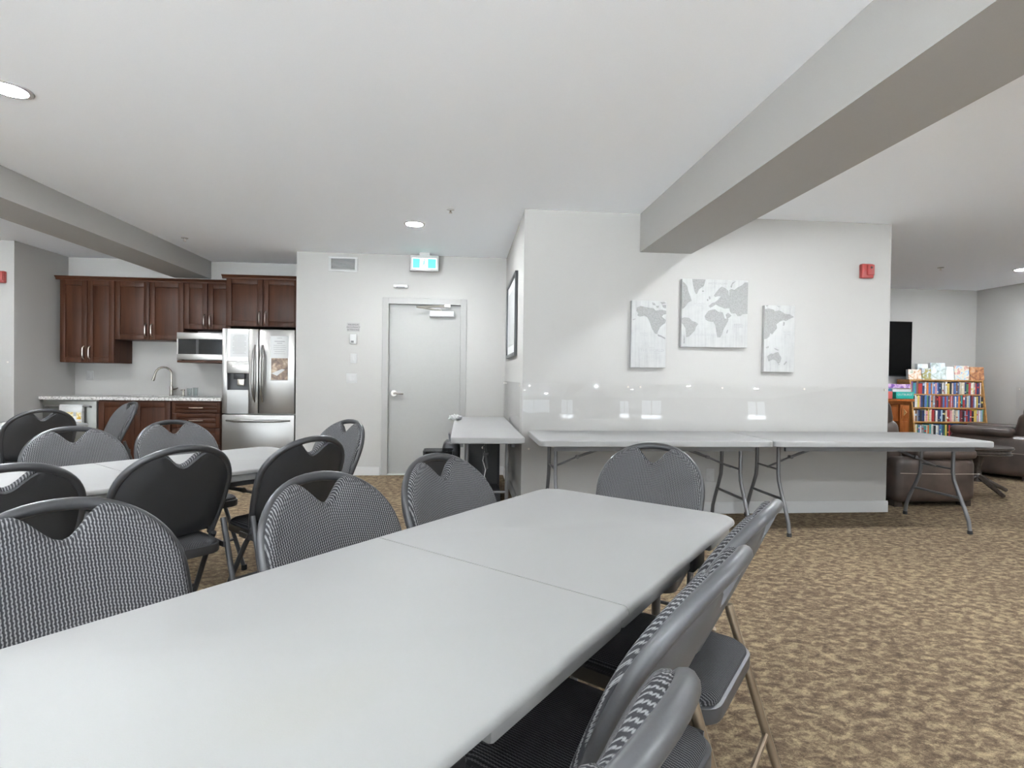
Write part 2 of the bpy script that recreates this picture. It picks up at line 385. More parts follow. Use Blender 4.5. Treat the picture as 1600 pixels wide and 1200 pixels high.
struct('closer_arm', MB().tube([(-.27, WD + .01, 1.99), (-.56, WD - .10, 2.015)], .009, 8).tube([(-.56, WD - .10, 2.015), (-.20, WD - .012, 2.045)], .009, 8).box(-.235, -.165, WD - .03, WD - .0, 2.03, 2.06), 'nickel', cl)

# ---------------------------------------------------------------- ceiling lamps
def downlight(x, y, label):
    t = thing('recessed_downlight', label, 'ceiling light', (x, y, H), 0, 'recessed ceiling downlights')
    MB().lathe([(.078, -.001), (.078, -.006), (.098, -.005), (.102, 0.0), (.078, 0.0)], 32).build('trim_ring', 'plastic_white', t)
    MB().lathe([(.0, -.0045), (.077, -.0045), (.077, -.001), (.0, -.001)], 32).build('lens', 'lamp_lens', t, label='glowing white lens')
LIGHTS = [(-2.35, 3.02, 'glowing recessed downlight at the top left above the dining tables'),
          (-0.48, 5.22, 'glowing recessed downlight in front of the exit sign'),
          (7.03, 6.22, 'glowing recessed downlight at the right edge over the lounge'),
          (2.42, 3.12, 'recessed downlight hidden beyond the right beam, lighting the map wall'),
          (-2.35, 0.2, 'unseen recessed downlight behind the camera on the left'),  # from here on: unseen downlights, placed off frame for ambient light
          (-0.9, -1.0, 'recessed downlight above the near table, out of view'),
          (0.3, -2.2, 'unseen recessed downlight behind the camera near the rear windows'),
          (2.9, 0.2, 'unseen recessed downlight right of the beam behind the camera'),
          (5.2, 3.0, 'recessed downlight over the right hand carpet, out of view'),
          (5.2, 0.0, 'unseen recessed downlight by the right rear window'),
          (-4.15, 4.95, 'unseen downlight added left of the left beam to brighten the kitchen'),  # added out of frame to brighten the kitchen front and left wall
          (-5.6, 1.2, 'unseen recessed downlight left of the left beam behind the camera')]
for l in LIGHTS: downlight(*l)
for x, y, lb in ((-.127, 4.72, 'small sprinkler head on the ceiling near the exit sign'), (-2.997, 6.1, 'small sprinkler head on the ceiling beside the left beam'), (5.95, 6.27, 'small sprinkler head on the lounge ceiling')):
    t = thing('sprinkler_head', lb, 'sprinkler', (x, y, H), 0, 'ceiling sprinklers')
    MB().lathe([(.036, 0), (.034, -.005), (.014, -.008), (.0, -.008)], 20).build('escutcheon', 'plastic_white', t)
    MB().lathe([(.007, -.006), (.007, -.028), (.002, -.03)], 10).lathe([(.016, -.030), (.016, -.033), (.0, -.033)], 12).build('deflector', 'nickel', t)

# ---------------------------------------------------------------- things on the door wall
t = thing('air_vent', 'white louvred air vent high on the door wall', 'vent', (-1.435, WD, 2.512))
w2, h2 = .17, .09
MB().box(-w2, w2, -.012, 0, h2 - .026, h2, .003).box(-w2, w2, -.012, 0, -h2, -h2 + .026, .003).box(-w2, -w2 + .034, -.012, 0, -h2 + .026, h2 - .026, .003).box(w2 - .034, w2, -.012, 0, -h2 + .026, h2 - .026, .003).build('frame', 'plastic_white', t)
MB().box(-w2 + .034, w2 - .034, -.002, 0, -h2 + .026, h2 - .026).build('duct_back', 'interior_dark', t)
for k in range(9):
    z = -h2 + .034 + k * .0138
    MB().add([(-w2 + .034, -.011, z - .004), (w2 - .034, -.011, z - .004), (w2 - .034, -.003, z + .005), (-w2 + .034, -.003, z + .005), (-w2 + .034, -.0098, z - .005), (w2 - .034, -.0098, z - .005), (w2 - .034, -.0018, z + .004), (-w2 + .034, -.0018, z + .004)],
             [(0, 1, 2, 3), (7, 6, 5, 4), (0, 4, 5, 1), (3, 2, 6, 7), (0, 3, 7, 4), (1, 5, 6, 2)]).build('slat', 'plastic_white', t, smooth=False)

t = thing('exit_sign', 'lit green exit sign with running figure hung above the door', 'exit sign', (-.47, 6.43, 2.43))
MB().box(-.165, .165, -.025, .025, 0, .185, .008).build('housing', 'plastic_white', t)
MB().box(-.06, .06, -.02, .02, .185, .215).build('ceiling_mount', 'plastic_white', t)
MB().box(-.142, .142, -.0275, -.0252, .024, .148).build('panel', 'sign_white', t)
for a, b in ((-.134, -.052), (.040, .134)): MB().box(a, b, -.0292, -.0276, .032, .140).build('green_field', 'sign_green', t)
fn = lambda u, v, dd: (u, -.0276 - dd, v)
man = MB().prism([(.002 + .009 * math.cos(a * .628), .128 + .009 * math.sin(a * .628)) for a in range(10)], fn, 0, .0015)
for poly in ([(-.006, .117), (.008, .117), (.000, .082), (-.016, .082)], [(-.016, .085), (.000, .085), (.020, .066), (.014, .040), (.006, .042), (.010, .062)], [(-.016, .085), (-.004, .083), (-.016, .060), (-.038, .058), (-.038, .066), (-.022, .068)],
             [(.004, .117), (.010, .112), (.018, .098), (.032, .094), (.032, .101), (.020, .107)], [(-.006, .117), (-.004, .110), (-.018, .108), (-.028, .094), (-.034, .098), (-.022, .115)]): man.prism(poly, fn, 0, .0015)
man.build('running_figure', 'sign_green', t, smooth=False)

t = thing('door_sensor', 'small white sensor box on the wall below the exit sign', 'sensor', (-.757, WD, 2.265))
MB().box(-.085, .085, -.035, 0, -.02, .022, .008).build('body', 'plastic_white', t)
MB().box(-.05, .05, -.040, -.034, -.022, -.006, .004).build('lens_strip', 'leg_steel', t)
t = thing('occupancy_sign', 'small printed maximum occupancy sign left of the door', 'sign', (-1.31, WD, 1.765))
MB().box(-.075, .075, -.003, 0, -.052, .052).build('plate', 'door_paint', t)
for k, s in enumerate(('MAXIMUM', 'OCCUPANCY', '60 PERSONS')): text('lettering', s, .026, 'ink', t, (0, -.0034, .03 - k * .03), (1, 0, 0), (0, 0, 1))
t = thing('thermostat', 'white thermostat below the occupancy sign', 'thermostat', (-1.305, WD, 1.625))
MB().box(-.04, .04, -.028, 0, -.058, .058, .006).build('body', 'plastic_white', t)
MB().box(-.026, .006, -.0295, -.027, -.045, -.02).build('display', 'leg_steel', t)
t = thing('light_switch', 'single white rocker switch plate below the thermostat', 'light switch', (-1.303, WD, 1.395))
MB().box(-.038, .038, -.006, 0, -.058, .058, .003).build('plate', 'plastic_white', t); MB().box(-.017, .017, -.010, -.005, -.033, .033, .002).build('rocker', 'plastic_white', t)
t = thing('light_switch', 'double white rocker switch plate, lowest on the door wall', 'light switch', (-1.324, WD, 1.158))
MB().box(-.062, .062, -.006, 0, -.058, .058, .003).build('plate', 'plastic_white', t)
for s in (-.025, .025): MB().box(s - .017, s + .017, -.010, -.005, -.033, .033, .002).build('rocker', 'plastic_white', t)

# framed picture on the alcove side wall
t = thing('framed_picture', 'black framed picture on the alcove side wall', 'picture', (XS, 5.62, 1.81))
hy, hh = .50, .405
MB().box(-.03, 0, -hy, -hy + .035, -hh, hh, .003).box(-.03, 0, hy - .035, hy, -hh, hh, .003).box(-.03, 0, -hy + .035, hy - .035, -hh, -hh + .035, .003).box(-.03, 0, -hy + .035, hy - .035, hh - .035, hh, .003).build('frame', 'dark_metal', t)
MB().box(-.014, 0, -hy + .03, hy - .03, -hh + .03, hh - .03).build('mat_board', 'paper', t)
MB().box(-.0155, -.0138, -hy + .14, hy - .14, -hh + .12, hh - .12).build('print', 'canvas', t)

# acrylic splash panels with screws
def acrylic(name, label, box, screws, axis):
    t = thing(name, label, 'acrylic panel', ((box[0] + box[1]) / 2, (box[2] + box[3]) / 2, box[4])); ox, oy, oz = t.location
    MB().box(box[0] - ox, box[1] - ox, box[2] - oy, box[3] - oy, 0, box[5] - oz, .0008).build('sheet', 'acrylic', t)
    for (sx, sy, sz) in screws:
        p = Vector((sx - ox, sy - oy, sz - oz)); n_ = Vector(axis)
        MB().tube([p - n_ * .001, p + n_ * .004], .0085, 12).build('screw', 'nickel', t)
ya = WM - .018
acrylic('acrylic_panel', 'clear acrylic splash sheet at the left of the map wall', (XS + .005, 1.497, ya, ya + .006, .555, 1.15), [(XS + .06, ya, 1.125), (1.44, ya, 1.125), (XS + .06, ya, .58), (1.44, ya, .58)], (0, -1, 0))
acrylic('acrylic_panel', 'long clear acrylic splash sheet under the map canvases', (1.503, XM - .005, ya, ya + .006, .555, 1.15), [(1.55, ya, 1.125), (2.3, ya, 1.125), (3.07, ya, 1.125), (XM - .05, ya, 1.125), (1.55, ya, .58), (XM - .05, ya, .58)], (0, -1, 0))
acrylic('acrylic_panel', 'clear acrylic splash sheet on the alcove side wall', (XS - .018, XS - .012, WM + .01, WD - .02, .555, 1.15), [(XS - .018, WD - .08, 1.125), (XS - .018, WM + .06, 1.125)], (-1, 0, 0))
acrylic('acrylic_panel', 'clear acrylic splash sheet on the lounge right wall', (XR - .018, XR - .012, 3.0, 7.1, .555, 1.15), [(XR - .018, 7.05, 1.125), (XR - .018, 5.0, 1.125)], (-1, 0, 0))
acrylic('acrylic_panel', 'clear acrylic splash sheet at the left picture edge', (-7.5, -5.01, 6.482, 6.488, .62, 1.32), [(-5.05, 6.482, 1.29)], (0, -1, 0))

# fire alarms
for x, y, z, lb in ((3.643, WM, 2.203, 'red fire alarm on the map wall near its right end'), (-5.13, 6.5, 2.232, 'red fire alarm at the left picture edge')):
    t = thing('fire_alarm', lb, 'fire alarm', (x, y, z), 0, 'red fire alarms')
    MB().box(-.058, .058, -.045, 0, -.066, .066, .012).build('housing', 'red_plastic', t)
    MB().box(-.012, .052, -.060, -.043, -.040, .056, .006).build('horn_cover', 'red_plastic', t)
    MB().tube([(.020, -.0605, .028), (.020, -.062, .028)], .010, 14).build('strobe_dot', 'rubber', t)
t = thing('wall_outlet', 'white wall outlet under the map wall tables', 'outlet', (2.21, WM, .345))
MB().box(-.037, .037, -.006, 0, -.058, .058, .003).build('plate', 'plastic_white', t); MB().box(-.017, .017, -.009, -.005, -.034, .034, .002).build('socket', 'plastic_white', t)

# ---------------------------------------------------------------- map canvases
def canvas(label, x0, x1, z0, z1, crop, lands, words, lines):
    """crop = (cx0, cy0, cx1, cy1): the outline's frame in sketch units, y down"""
    cx0, cy0, cx1, cy1 = crop; W_, H_ = x1 - x0, z1 - z0; dp = .042
    t = thing('map_canvas', label, 'map', ((x0 + x1) / 2, WM, z0), 0, 'three panel world map')
    MB().box(-W_ / 2, W_ / 2, -dp, -.002, 0, H_, .002).build('canvas_block', 'canvas', t)
    U = lambda a: max(-W_ / 2, min(W_ / 2, (a - cx0) / (cx1 - cx0) * W_ - W_ / 2)); V = lambda b: max(0, min(H_, H_ - (b - cy0) / (cy1 - cy0) * H_))
    f = lambda u, v, dd: (u, -dp - dd, v)
    for poly in lands: MB().prism([(U(a), V(b)) for a, b in poly], f, -.0004, .0005).build('landmass', 'map_land', t, smooth=False)
    for a, b, c, e in lines:
        ww = .0012; lm = MB()
        if abs(a - c) < abs(b - e): lm.box(U(a) - ww / 2, U(a) + ww / 2, -dp - .0004, -dp, V(e), V(b))
        else: lm.box(U(a), U(c), -dp - .0004, -dp, V(b) - ww / 2, V(b) + ww / 2)
        lm.build('grid_line', 'map_line', t, smooth=False)
    for s, a, b, sz in words: text('lettering', s, sz, 'ink_soft', t, (U(a), -dp - .0006, V(b)), (1, 0, 0), (0, 0, 1), depth=.0003)
canvas('left tall map canvas lettered THE WORLD, on the map wall', 1.455, 1.765, 1.297, 1.880, (95, 85, 635, 1140),
  [[(170, 200), (230, 170), (320, 190), (430, 200), (470, 240), (560, 220), (635, 240), (635, 290), (590, 300), (565, 330), (600, 360), (630, 385), (620, 430), (570, 470), (540, 500), (510, 560), (500, 610), (460, 600), (410, 520), (380, 430), (340, 350), (290, 325), (220, 340), (180, 320), (195, 285), (165, 250)],
   [(505, 610), (560, 630), (625, 665), (625, 690), (570, 660), (510, 640)], [(410, 110), (450, 120), (470, 160), (420, 150)], [(470, 165), (520, 160), (510, 195), (480, 190)], [(540, 100), (600, 95), (630, 120), (560, 140)], [(560, 150), (630, 140), (630, 200), (590, 190)], [(110, 385), (150, 372), (155, 384), (115, 398)]],
  [('MAP OF', 415, 828, .014), ('THE WORLD', 420, 870, .036), ('PACIFIC', 292, 603, .020), ('OCEAN', 292, 634, .020), ('A NEW AND ACCURATE CHART', 420, 912, .010)],
  [(225, 85, 225, 1140), (397, 600, 397, 760), (397, 1000, 397, 1140), (325, 915, 325, 975), (225, 980, 590, 980), (275, 1005, 555, 1005), (105, 750, 620, 750), (230, 520, 400, 520), (415, 655, 620, 655), (490, 720, 580, 720)])
canvas('square middle map canvas showing the Atlantic and Africa, hung highest', 1.905, 2.510, 1.485, 2.082, (140, 75, 1155, 1135),
  [[(290, 76), (495, 78), (470, 180), (400, 230), (375, 290), (355, 315), (330, 270), (305, 170)], [(145, 120), (185, 150), (220, 200), (230, 260), (262, 340), (290, 420), (240, 440), (205, 490), (165, 540), (142, 545)],
   [(142, 690), (180, 676), (250, 682), (300, 730), (350, 745), (392, 775), (362, 820), (345, 880), (300, 930), (260, 975), (215, 985), (200, 850), (165, 790), (142, 770)], [(175, 960), (195, 1000), (190, 1085), (172, 1085)],
   [(625, 330), (660, 270), (705, 215), (745, 182), (800, 205), (850, 245), (862, 350), (862, 450), (872, 520), (790, 525), (745, 505), (705, 492), (660, 465), (610, 500), (570, 520), (548, 490), (605, 440), (645, 430), (690, 390), (730, 340), (700, 330), (650, 350)],
   [(545, 350), (565, 335), (580, 375), (560, 392)], [(520, 385), (540, 380), (545, 410), (522, 415)], [(440, 255), (470, 250), (475, 268), (445, 272)],
   [(490, 650), (540, 572), (600, 545), (650, 540), (690, 575), (770, 585), (800, 680), (862, 690), (830, 770), (785, 850), (765, 920), (735, 978), (690, 980), (670, 870), (655, 790), (625, 738), (560, 735), (505, 705)],
   [(862, 232), (900, 215), (940, 228), (1000, 180), (1060, 150), (1100, 105), (1154, 105), (1150, 600), (1080, 605), (1040, 640), (1000, 640), (965, 595), (900, 600), (875, 560), (862, 470)], [(850, 590), (905, 632), (870, 665), (835, 690), (812, 620)], [(838, 862), (858, 855), (845, 910), (826, 915)], [(880, 180), (905, 120), (960, 88), (950, 105), (915, 135), (900, 200)]],
  [('ARCTIC OCEAN', 685, 137, .024), ('ATLANTIC', 408, 460, .022), ('OCEAN', 408, 492, .018), ('SOUTHERN OCEAN', 480, 945, .026), ('INDIAN', 1013, 775, .024), ('OCEAN', 1013, 808, .024)],
  [(540, 75, 540, 840), (470, 460, 470, 620), (760, 75, 760, 520), (1040, 640, 1040, 760), (830, 75, 830, 250), (150, 840, 540, 840), (150, 560, 500, 560), (380, 200, 650, 200)])
canvas('right tall map canvas showing Asia and Australia', 2.668, 2.955, 1.275, 1.868, (115, 80, 590, 1110),
  [[(116, 140), (180, 130), (250, 145), (270, 170), (340, 155), (385, 175), (425, 205), (500, 210), (572, 250), (510, 282), (445, 318), (410, 305), (350, 330), (300, 370), (312, 430), (275, 480), (235, 530), (205, 510), (195, 565), (150, 600), (116, 605)],
   [(410, 330), (432, 340), (425, 385), (402, 392)], [(165, 870), (225, 825), (260, 828), (300, 808), (335, 800), (388, 890), (372, 960), (340, 982), (300, 930), (250, 918), (190, 950)], [(140, 735), (190, 705), (185, 740), (155, 748)], [(270, 738), (345, 765), (335, 782), (285, 760)], [(462, 940), (475, 955), (435, 1002), (425, 990)], [(340, 988), (362, 988), (350, 1008)], [(125, 82), (170, 80), (150, 105)], [(300, 85), (365, 100), (330, 105)]],
  [('PACIFIC', 465, 490, .020), ('OCEAN', 465, 526, .020)],
  [(196, 200, 196, 500), (460, 560, 460, 830), (375, 722, 540, 722), (360, 580, 360, 860), (520, 90, 520, 1100), (125, 985, 580, 985), (360, 650, 520, 650)])

# ---------------------------------------------------------------- kitchen
def raised_door(mb, x0, x1, z0, z1, y):
    """cabinet door facing -Y: stile-and-rail frame with a raised centre field"""
    fr_ = min(.062, (x1 - x0) * .26, (z1 - z0) * .30); t_ = .02
    mb.box(x0, x0 + fr_, y - t_, y, z0, z1, .003).box(x1 - fr_, x1, y - t_, y, z0, z1, .003).box(x0 + fr_, x1 - fr_, y - t_, y, z0, z0 + fr_, .003).box(x0 + fr_, x1 - fr_, y - t_, y, z1 - fr_, z1, .003)
    a0, a1, b0, b1 = x0 + fr_, x1 - fr_, z0 + fr_, z1 - fr_; s = min(.028, (b1 - b0) * .3)
    mb.add([(a0, y - .006, b0), (a1, y - .006, b0), (a1, y - .006, b1), (a0, y - .006, b1), (a0 + s, y - .017, b0 + s), (a1 - s, y - .017, b0 + s), (a1 - s, y - .017, b1 - s), (a0 + s, y - .017, b1 - s)],
           [(0, 1, 5, 4), (1, 2, 6, 5), (2, 3, 7, 6), (3, 0, 4, 7), (4, 5, 6, 7)])
    return mb
def pull(parent, x, y, z, L, horizontal=False):
    pts = []
    for k in range(9):
        a = -1 + k / 4; off = .032 * (1 - a * a * a * a) ** .5 if abs(a) < 1 else 0
        pts.append((x + a * L / 2, y - off, z) if horizontal else (x, y - off, z + a * L / 2))
    MB().tube(pts, .0055, 8).build('handle', 'nickel', parent)
def upper(label, x0, x1, z0, z1, yf, doors, hz, crown=True, crown_ext=(0, 0)):
    t = thing('upper_cabinet', label, 'cabinet', ((x0 + x1) / 2, yf, z0), 0, 'dark cherry upper cabinets'); ox, oz = (x0 + x1) / 2, z0
    yb = WK - .002 - yf; ztop = min(z1, 2.355)
    MB().box(x0 - ox + .001, x1 - ox - .001, 0, yb, 0, ztop - oz).build('carcass', 'cherry', t, smooth=False)
    n = doors; wd = (x1 - x0) / n
    for k in range(n):
        dd = raised_door(MB(), x0 - ox + k * wd + .003, x0 - ox + (k + 1) * wd - .003, .003, z1 - oz - .045, 0).build('door', 'cherry', t)
        side = 1 if k % 2 == 0 else -1
        hx_ = x0 - ox + (k + (1 if side == 1 else 0)) * wd - side * .035
        pull(dd, hx_, -.02, hz - oz, .16)
    if crown:
        a, b = x0 - ox - crown_ext[0], x1 - ox + crown_ext[1]; zt = z1 - oz
        prof = [(.005, -.045), (-.022, -.045), (-.026, -.028), (-.045, -.010), (-.050, 0), (.005, 0)]
        MB().prism(prof, lambda u, v, dd: (dd, u, zt + v), a, b).build('crown_moulding', 'cherry_x', t, smooth=False)
    return t
upper('tall two door cherry upper cabinet at the left end', -4.93, -4.30, 1.307, 2.365, 7.10, 2, 1.43, True, (.045, 0))
upper('wide two door cherry upper cabinet above the sink', -4.299, -3.486, 1.60, 2.365, 7.10, 2, 1.72)
upper('short two door cherry upper cabinet above the microwave', -3.485, -2.915, 1.745, 2.365, 7.10, 2, 1.85)
upper('deep two door cherry cabinet above the fridge', -2.88, -2.015, 1.775, 2.395, 6.86, 2, 1.88, True, (.045, 0))
t = thing('cabinet_shelf', 'dark cherry shelf carrying the microwave', 'shelf', (-3.2, 6.98, 1.325)); MB().box(-.30, .29, -.02, .465, 0, .028, .002).build('shelf_board', 'cherry_x', t)

t = thing('microwave', 'stainless microwave on the shelf beside the fridge', 'microwave', (-3.2, 6.97, 1.358))
MB().box(-.305, .28, .015, .42, .0, .335, .006).build('body', 'stainless_dark', t)
MB().box(-.305, .28, -.01, .015, .255, .335, .003).build('top_trim', 'stainless', t)
MB().box(-.305, .28, -.01, .015, .0, .07, .003).build('bottom_trim', 'stainless', t)
MB().box(-.305, -.290, -.008, .015, .07, .255).build('side_trim', 'stainless', t)
MB().box(-.290, .28, -.007, .015, .07, .255).build('door_glass', 'black_glass', t)
MB().box(-.08, -.05, -.0085, -.0065, .07, .255).build('door_edge', 'dark_gasket', t)
for sx in (-.26, .24):
    for sy in (.05, .38): MB().tube([(sx, sy, -.005), (sx, sy, .002)], .012, 10).build('foot', 'rubber', t)

# base units, counter
YF = 6.87
def base(name, label, x0, x1):
    t = thing(name, label, 'cabinet', ((x0 + x1) / 2, YF, 0), 0, 'dark cherry base cabinets'); o = (x0 + x1) / 2
    MB().box(x0 - o + .001, x1 - o - .001, 0, WK - YF - .002, .09, .858).box(x0 - o + .001, x1 - o - .001, .06, WK - YF - .002, 0, .09).build('carcass', 'cherry', t, smooth=False); return t, o
t, o = base('base_cabinet', 'two door cherry sink base cabinet beside the dishwasher', -4.34, -3.515)
for k, (a, b) in enumerate(((-4.335, -3.93), (-3.925, -3.52))):
    dd = raised_door(MB(), a - o, b - o, .11, .84, 0).build('door', 'cherry', t); pull(dd, (b - o - .03) if k == 0 else (a - o + .03), -.02, .76, .14)
t, o = base('drawer_cabinet', 'cherry drawer base cabinet left of the fridge', -3.513, -2.935)
zs = [(.715, .835), (.535, .705), (.33, .525), (.11, .32)]
for z0, z1 in zs:
    dd = raised_door(MB(), -3.50 - o, -2.945 - o, z0, z1, 0).build('drawer', 'cherry_x', t); pull(dd, 0, -.02, (z0 + z1) / 2, .16, True)
t = thing('dishwasher', 'stainless dishwasher at the left end of the counter', 'dishwasher', (-4.655, YF, 0))
MB().box(-.305, .305, 0, .55, .09, .856).box(-.30, .30, .05, .55, 0, .09).build('body', 'stainless_dark', t, smooth=False)
MB().box(-.30, .30, -.022, 0, .10, .845, .006).build('door', 'stainless_dark', t)
MB().tube([(-.24, -.02, .775), (-.24, -.06, .785), (-.22, -.066, .787), (.22, -.066, .787), (.24, -.06, .785), (.24, -.02, .775)], .011, 10).build('handle', 'stainless', t)
t = thing('dish_towel', 'white towel with golden squares hung on the dishwasher handle', 'towel', (-4.60, YF - .066, .787))
tw = MB(); pr = [(-.016, -.27), (-.017, -.12), (-.0165, 0), (-.010, .0145), (0, .0165), (.010, .0145), (.0165, 0), (.017, -.06), (.018, -.20)]
for k in range(len(pr) - 1):
    (y0, z0), (y1, z1) = pr[k], pr[k + 1]
    tw.add([(-.125, y0, z0), (.125, y0, z0), (.125, y1, z1), (-.125, y1, z1)], [(0, 1, 2, 3)])
twm = tw.build('towel_cloth', 'paper', t)
md = twm.modifiers.new('thick', 'SOLIDIFY'); md.thickness = .003; md.offset = 1
for (a, b, z) in ((-.06, .03, -.11), (.065, .115, -.11), (-.06, .03, -.22), (.065, .115, -.22)): MB().box(a, b, -.0222, -.0205, z - .045, z + .04).build('golden_square', 'print_towel', t)

t = thing('countertop', 'speckled granite countertop along the kitchen wall', 'countertop', (-3.96, YF, .860))
sx0, sx1, sy0, sy1 = -.30, .36, .12, .48
ct = MB(); X0, X1, Y0, Y1 = -1.03, 1.03, -.03, WK - YF - .003
ct.box(X0, sx0, Y0, Y1, 0, .036).box(sx1, X1, Y0, Y1, 0, .036).box(sx0, sx1, Y0, sy0, 0, .036).box(sx0, sx1, sy1, Y1, 0, .036)
ct.build('slab', 'granite', t, smooth=False)
MB().box(sx0, sx1, sy0, sy0 + .01, -.16, .03).box(sx0, sx1, sy1 - .01, sy1, -.16, .03).box(sx0, sx0 + .01, sy0, sy1, -.16, .03).box(sx1 - .01, sx1, sy0, sy1, -.16, .03).box(sx0, sx1, sy0, sy1, -.17, -.16).build('sink_basin', 'stainless', t, smooth=False)
# faucet
t = thing('kitchen_faucet', 'tall gooseneck brushed steel kitchen faucet', 'faucet', (-3.78, 7.385, .896))
MB().lathe([(.028, 0), (.028, .006), (.02, .012), (.019, .12), (.017, .125)], 20).build('base', 'faucet_steel', t)
arc = [(0, 0, .12), (0, 0, .28)] + [(-.075 + .075 * math.cos(a), -.045 + .045 * math.cos(a), .28 + .09 * math.sin(a)) for a in [k * math.pi / 10 for k in range(1, 10)]] + [(-.158, -.095, .26)]
MB().tube(arc, .0125, 12).build('gooseneck', 'faucet_steel', t)
MB().tube([(-.157, -.094, .265), (-.17, -.10, .21), (-.175, -.104, .195)], [.014, .018, .016], 14).build('spray_head', 'faucet_steel', t)
MB().tube([(.015, 0, .085), (.06, -.01, .092), (.085, -.012, .105)], [.012, .009, .008], 10).build('lever', 'faucet_steel', t)
t = thing('soap_dispenser', 'small steel soap pump right of the faucet', 'soap pump', (-3.62, 7.36, .896))
MB().lathe([(.02, 0), (.02, .006), (.012, .012), (.011, .06), (.016, .066), (.016, .085)], 16).build('pump_body', 'faucet_steel', t); MB().tube([(0, 0, .08), (-.01, -.05, .078)], .006, 8).build('spout', 'faucet_steel', t)
for k, (x, y, h) in enumerate(((-3.545, 7.36, .10), (-3.475, 7.37, .11))):
    t = thing('drinking_glass', ('clear drinking glass beside the soap pump', 'clear drinking glass on the counter nearest the fridge')[k], 'glass', (x, y, .8965), 0, 'clear glasses on the counter')
    MB().lathe([(.026, 0), (.032, h), (.0295, h), (.0245, .008), (.0, .008)], 20).build('tumbler', 'drinking_glass', t)
t = thing('wall_outlet', 'white wall outlet above the counter at the kitchen left', 'outlet', (-4.815, WK, 1.148))
MB().box(-.04, .04, -.006, 0, -.058, .058, .003).build('plate', 'plastic_white', t); MB().box(-.017, .017, -.009, -.005, -.034, .034, .002).build('socket', 'plastic_white', t)

# fridge
t = thing('refrigerator', 'stainless french door refrigerator with water dispenser', 'refrigerator', (-2.478, 6.80, 0))
MB().box(-.425, .425, .065, .64, .02, 1.725).build('cabinet_body', 'stainless_dark', t, smooth=False)
MB().box(-.41, .41, .02, .08, .0, .055).build('kick_plate', 'dark_gasket', t)
def bowed(mb, x0, x1, z0, z1, hole=None):
    """fridge door skin with softly rounded vertical edges"""
    return mb.box(x0, x1, 0, .064, z0, z1, .012)
hx0, hx1, hz0, hz1 = -.365, -.117, .985, 1.20
lf = MB().box(-.427, hx0, 0, .064, .712, 1.74, .008).box(hx1, -.003, 0, .064, .712, 1.74, .008).box(hx0, hx1, .0, .064, .712, hz0).box(hx0, hx1, .0, .064, hz1, 1.738).box(hx0, hx1, .058, .064, hz0, hz1)
ld = lf.build('left_door', 'stainless', t)
rd = bowed(MB(), .003, .427, .712, 1.74).build('right_door', 'stainless', t)
fd = bowed(MB(), -.427, .427, .06, .700).build('freezer_drawer', 'stainless', t)
def fhandle(x, par):
    pts = []
    for k in range(15):
        a = -1 + k / 7; pts.append((x, -.07 * (1 - abs(a) ** 3.2) + .004, 1.20 + a * .345))
    MB().tube(pts, [.011 if abs(k - 7) > 5 else .0165 for k in range(15)], 12).build('handle', 'stainless', par)
fhandle(-.045, ld); fhandle(.045, rd)
pts = []
for k in range(15):
    a = -1 + k / 7; pts.append((a * .375, -.062 * (1 - abs(a) ** 4) + .004, .628))
MB().tube(pts, [.011 if abs(k - 7) > 5 else .016 for k in range(15)], 12).build('handle', 'stainless', fd)
dp_ = MB().box(hx0 - .008, hx1 + .008, -.006, .002, hz1, 1.345, .003).build('dispenser_panel', 'grey_metal', ld)
dp_.data.materials[0] = M['stainless']
MB().box(hx0, hx1, .05, .057, hz0, hz1).box(hx0, hx0 + .006, .0, .055, hz0, hz1).box(hx1 - .006, hx1, .0, .055, hz0, hz1).build('dispenser_recess', 'grey_plastic', ld, smooth=False)
MB().box(hx0 + .07, hx1 - .05, .008, .05, hz1 - .07, hz1, .004).build('dispenser_nozzle', 'black_plastic', ld)
MB().box(hx0 + .11, hx1 - .06, .02, .03, hz1 - .15, hz1 - .07, .004).build('dispenser_paddle', 'nickel', ld)
MB().box(hx0, hx1, -.004, .05, hz0, hz0 + .012).build('drip_tray', 'stainless', ld)
for sx in (-.282, -.205): MB().box(sx - .018, sx + .018, -.0075, -.0055, 1.278, 1.292).build('indicator', 'dispenser_led', dp_)
# notices on the fridge
def notice(label, x0, x1, z0, z1, rows, photo=None):
    t = thing('paper_notice', label, 'notice', ((x0 + x1) / 2, 6.7995, z0)); W_ = x1 - x0
    MB().box(-W_ / 2, W_ / 2, -.0012, 0, 0, z1 - z0).build('sheet', 'paper', t, smooth=False)
    for z, half, h in rows: MB().box(-half, half, -.0016, -.0011, z - z0 - h / 2, z - z0 + h / 2).build('text_line', 'ink_soft', t, smooth=False)
    return t
rows = [(1.655 - k * .0165, .078 if k % 4 else .06, .005) for k in range(14)]
notice('white printed notice on the left fridge door', -2.808, -2.598, 1.40, 1.68, rows)
rows = [(1.635, .03, .005), (1.595, .062, .009), (1.572, .032, .008), (1.545, .07, .005), (1.52, .075, .005), (1.495, .072, .005), (1.47, .06, .005), (1.445, .07, .004)]
t2 = notice('white notice with a room photo on the right fridge door', -2.338, -2.125, 1.115, 1.66, rows)
MB().box(-.098, .098, -.0018, -.0011, .010, .275).build('photo_print', 'print_room', t2)
MB().add([(-.095, -.0022, .09), (-.03, -.0022, .06), (.065, -.0022, .135), (.03, -.0022, .145)], [(0, 1, 2, 3)]).build('photo_table', 'paper', t2, smooth=False)

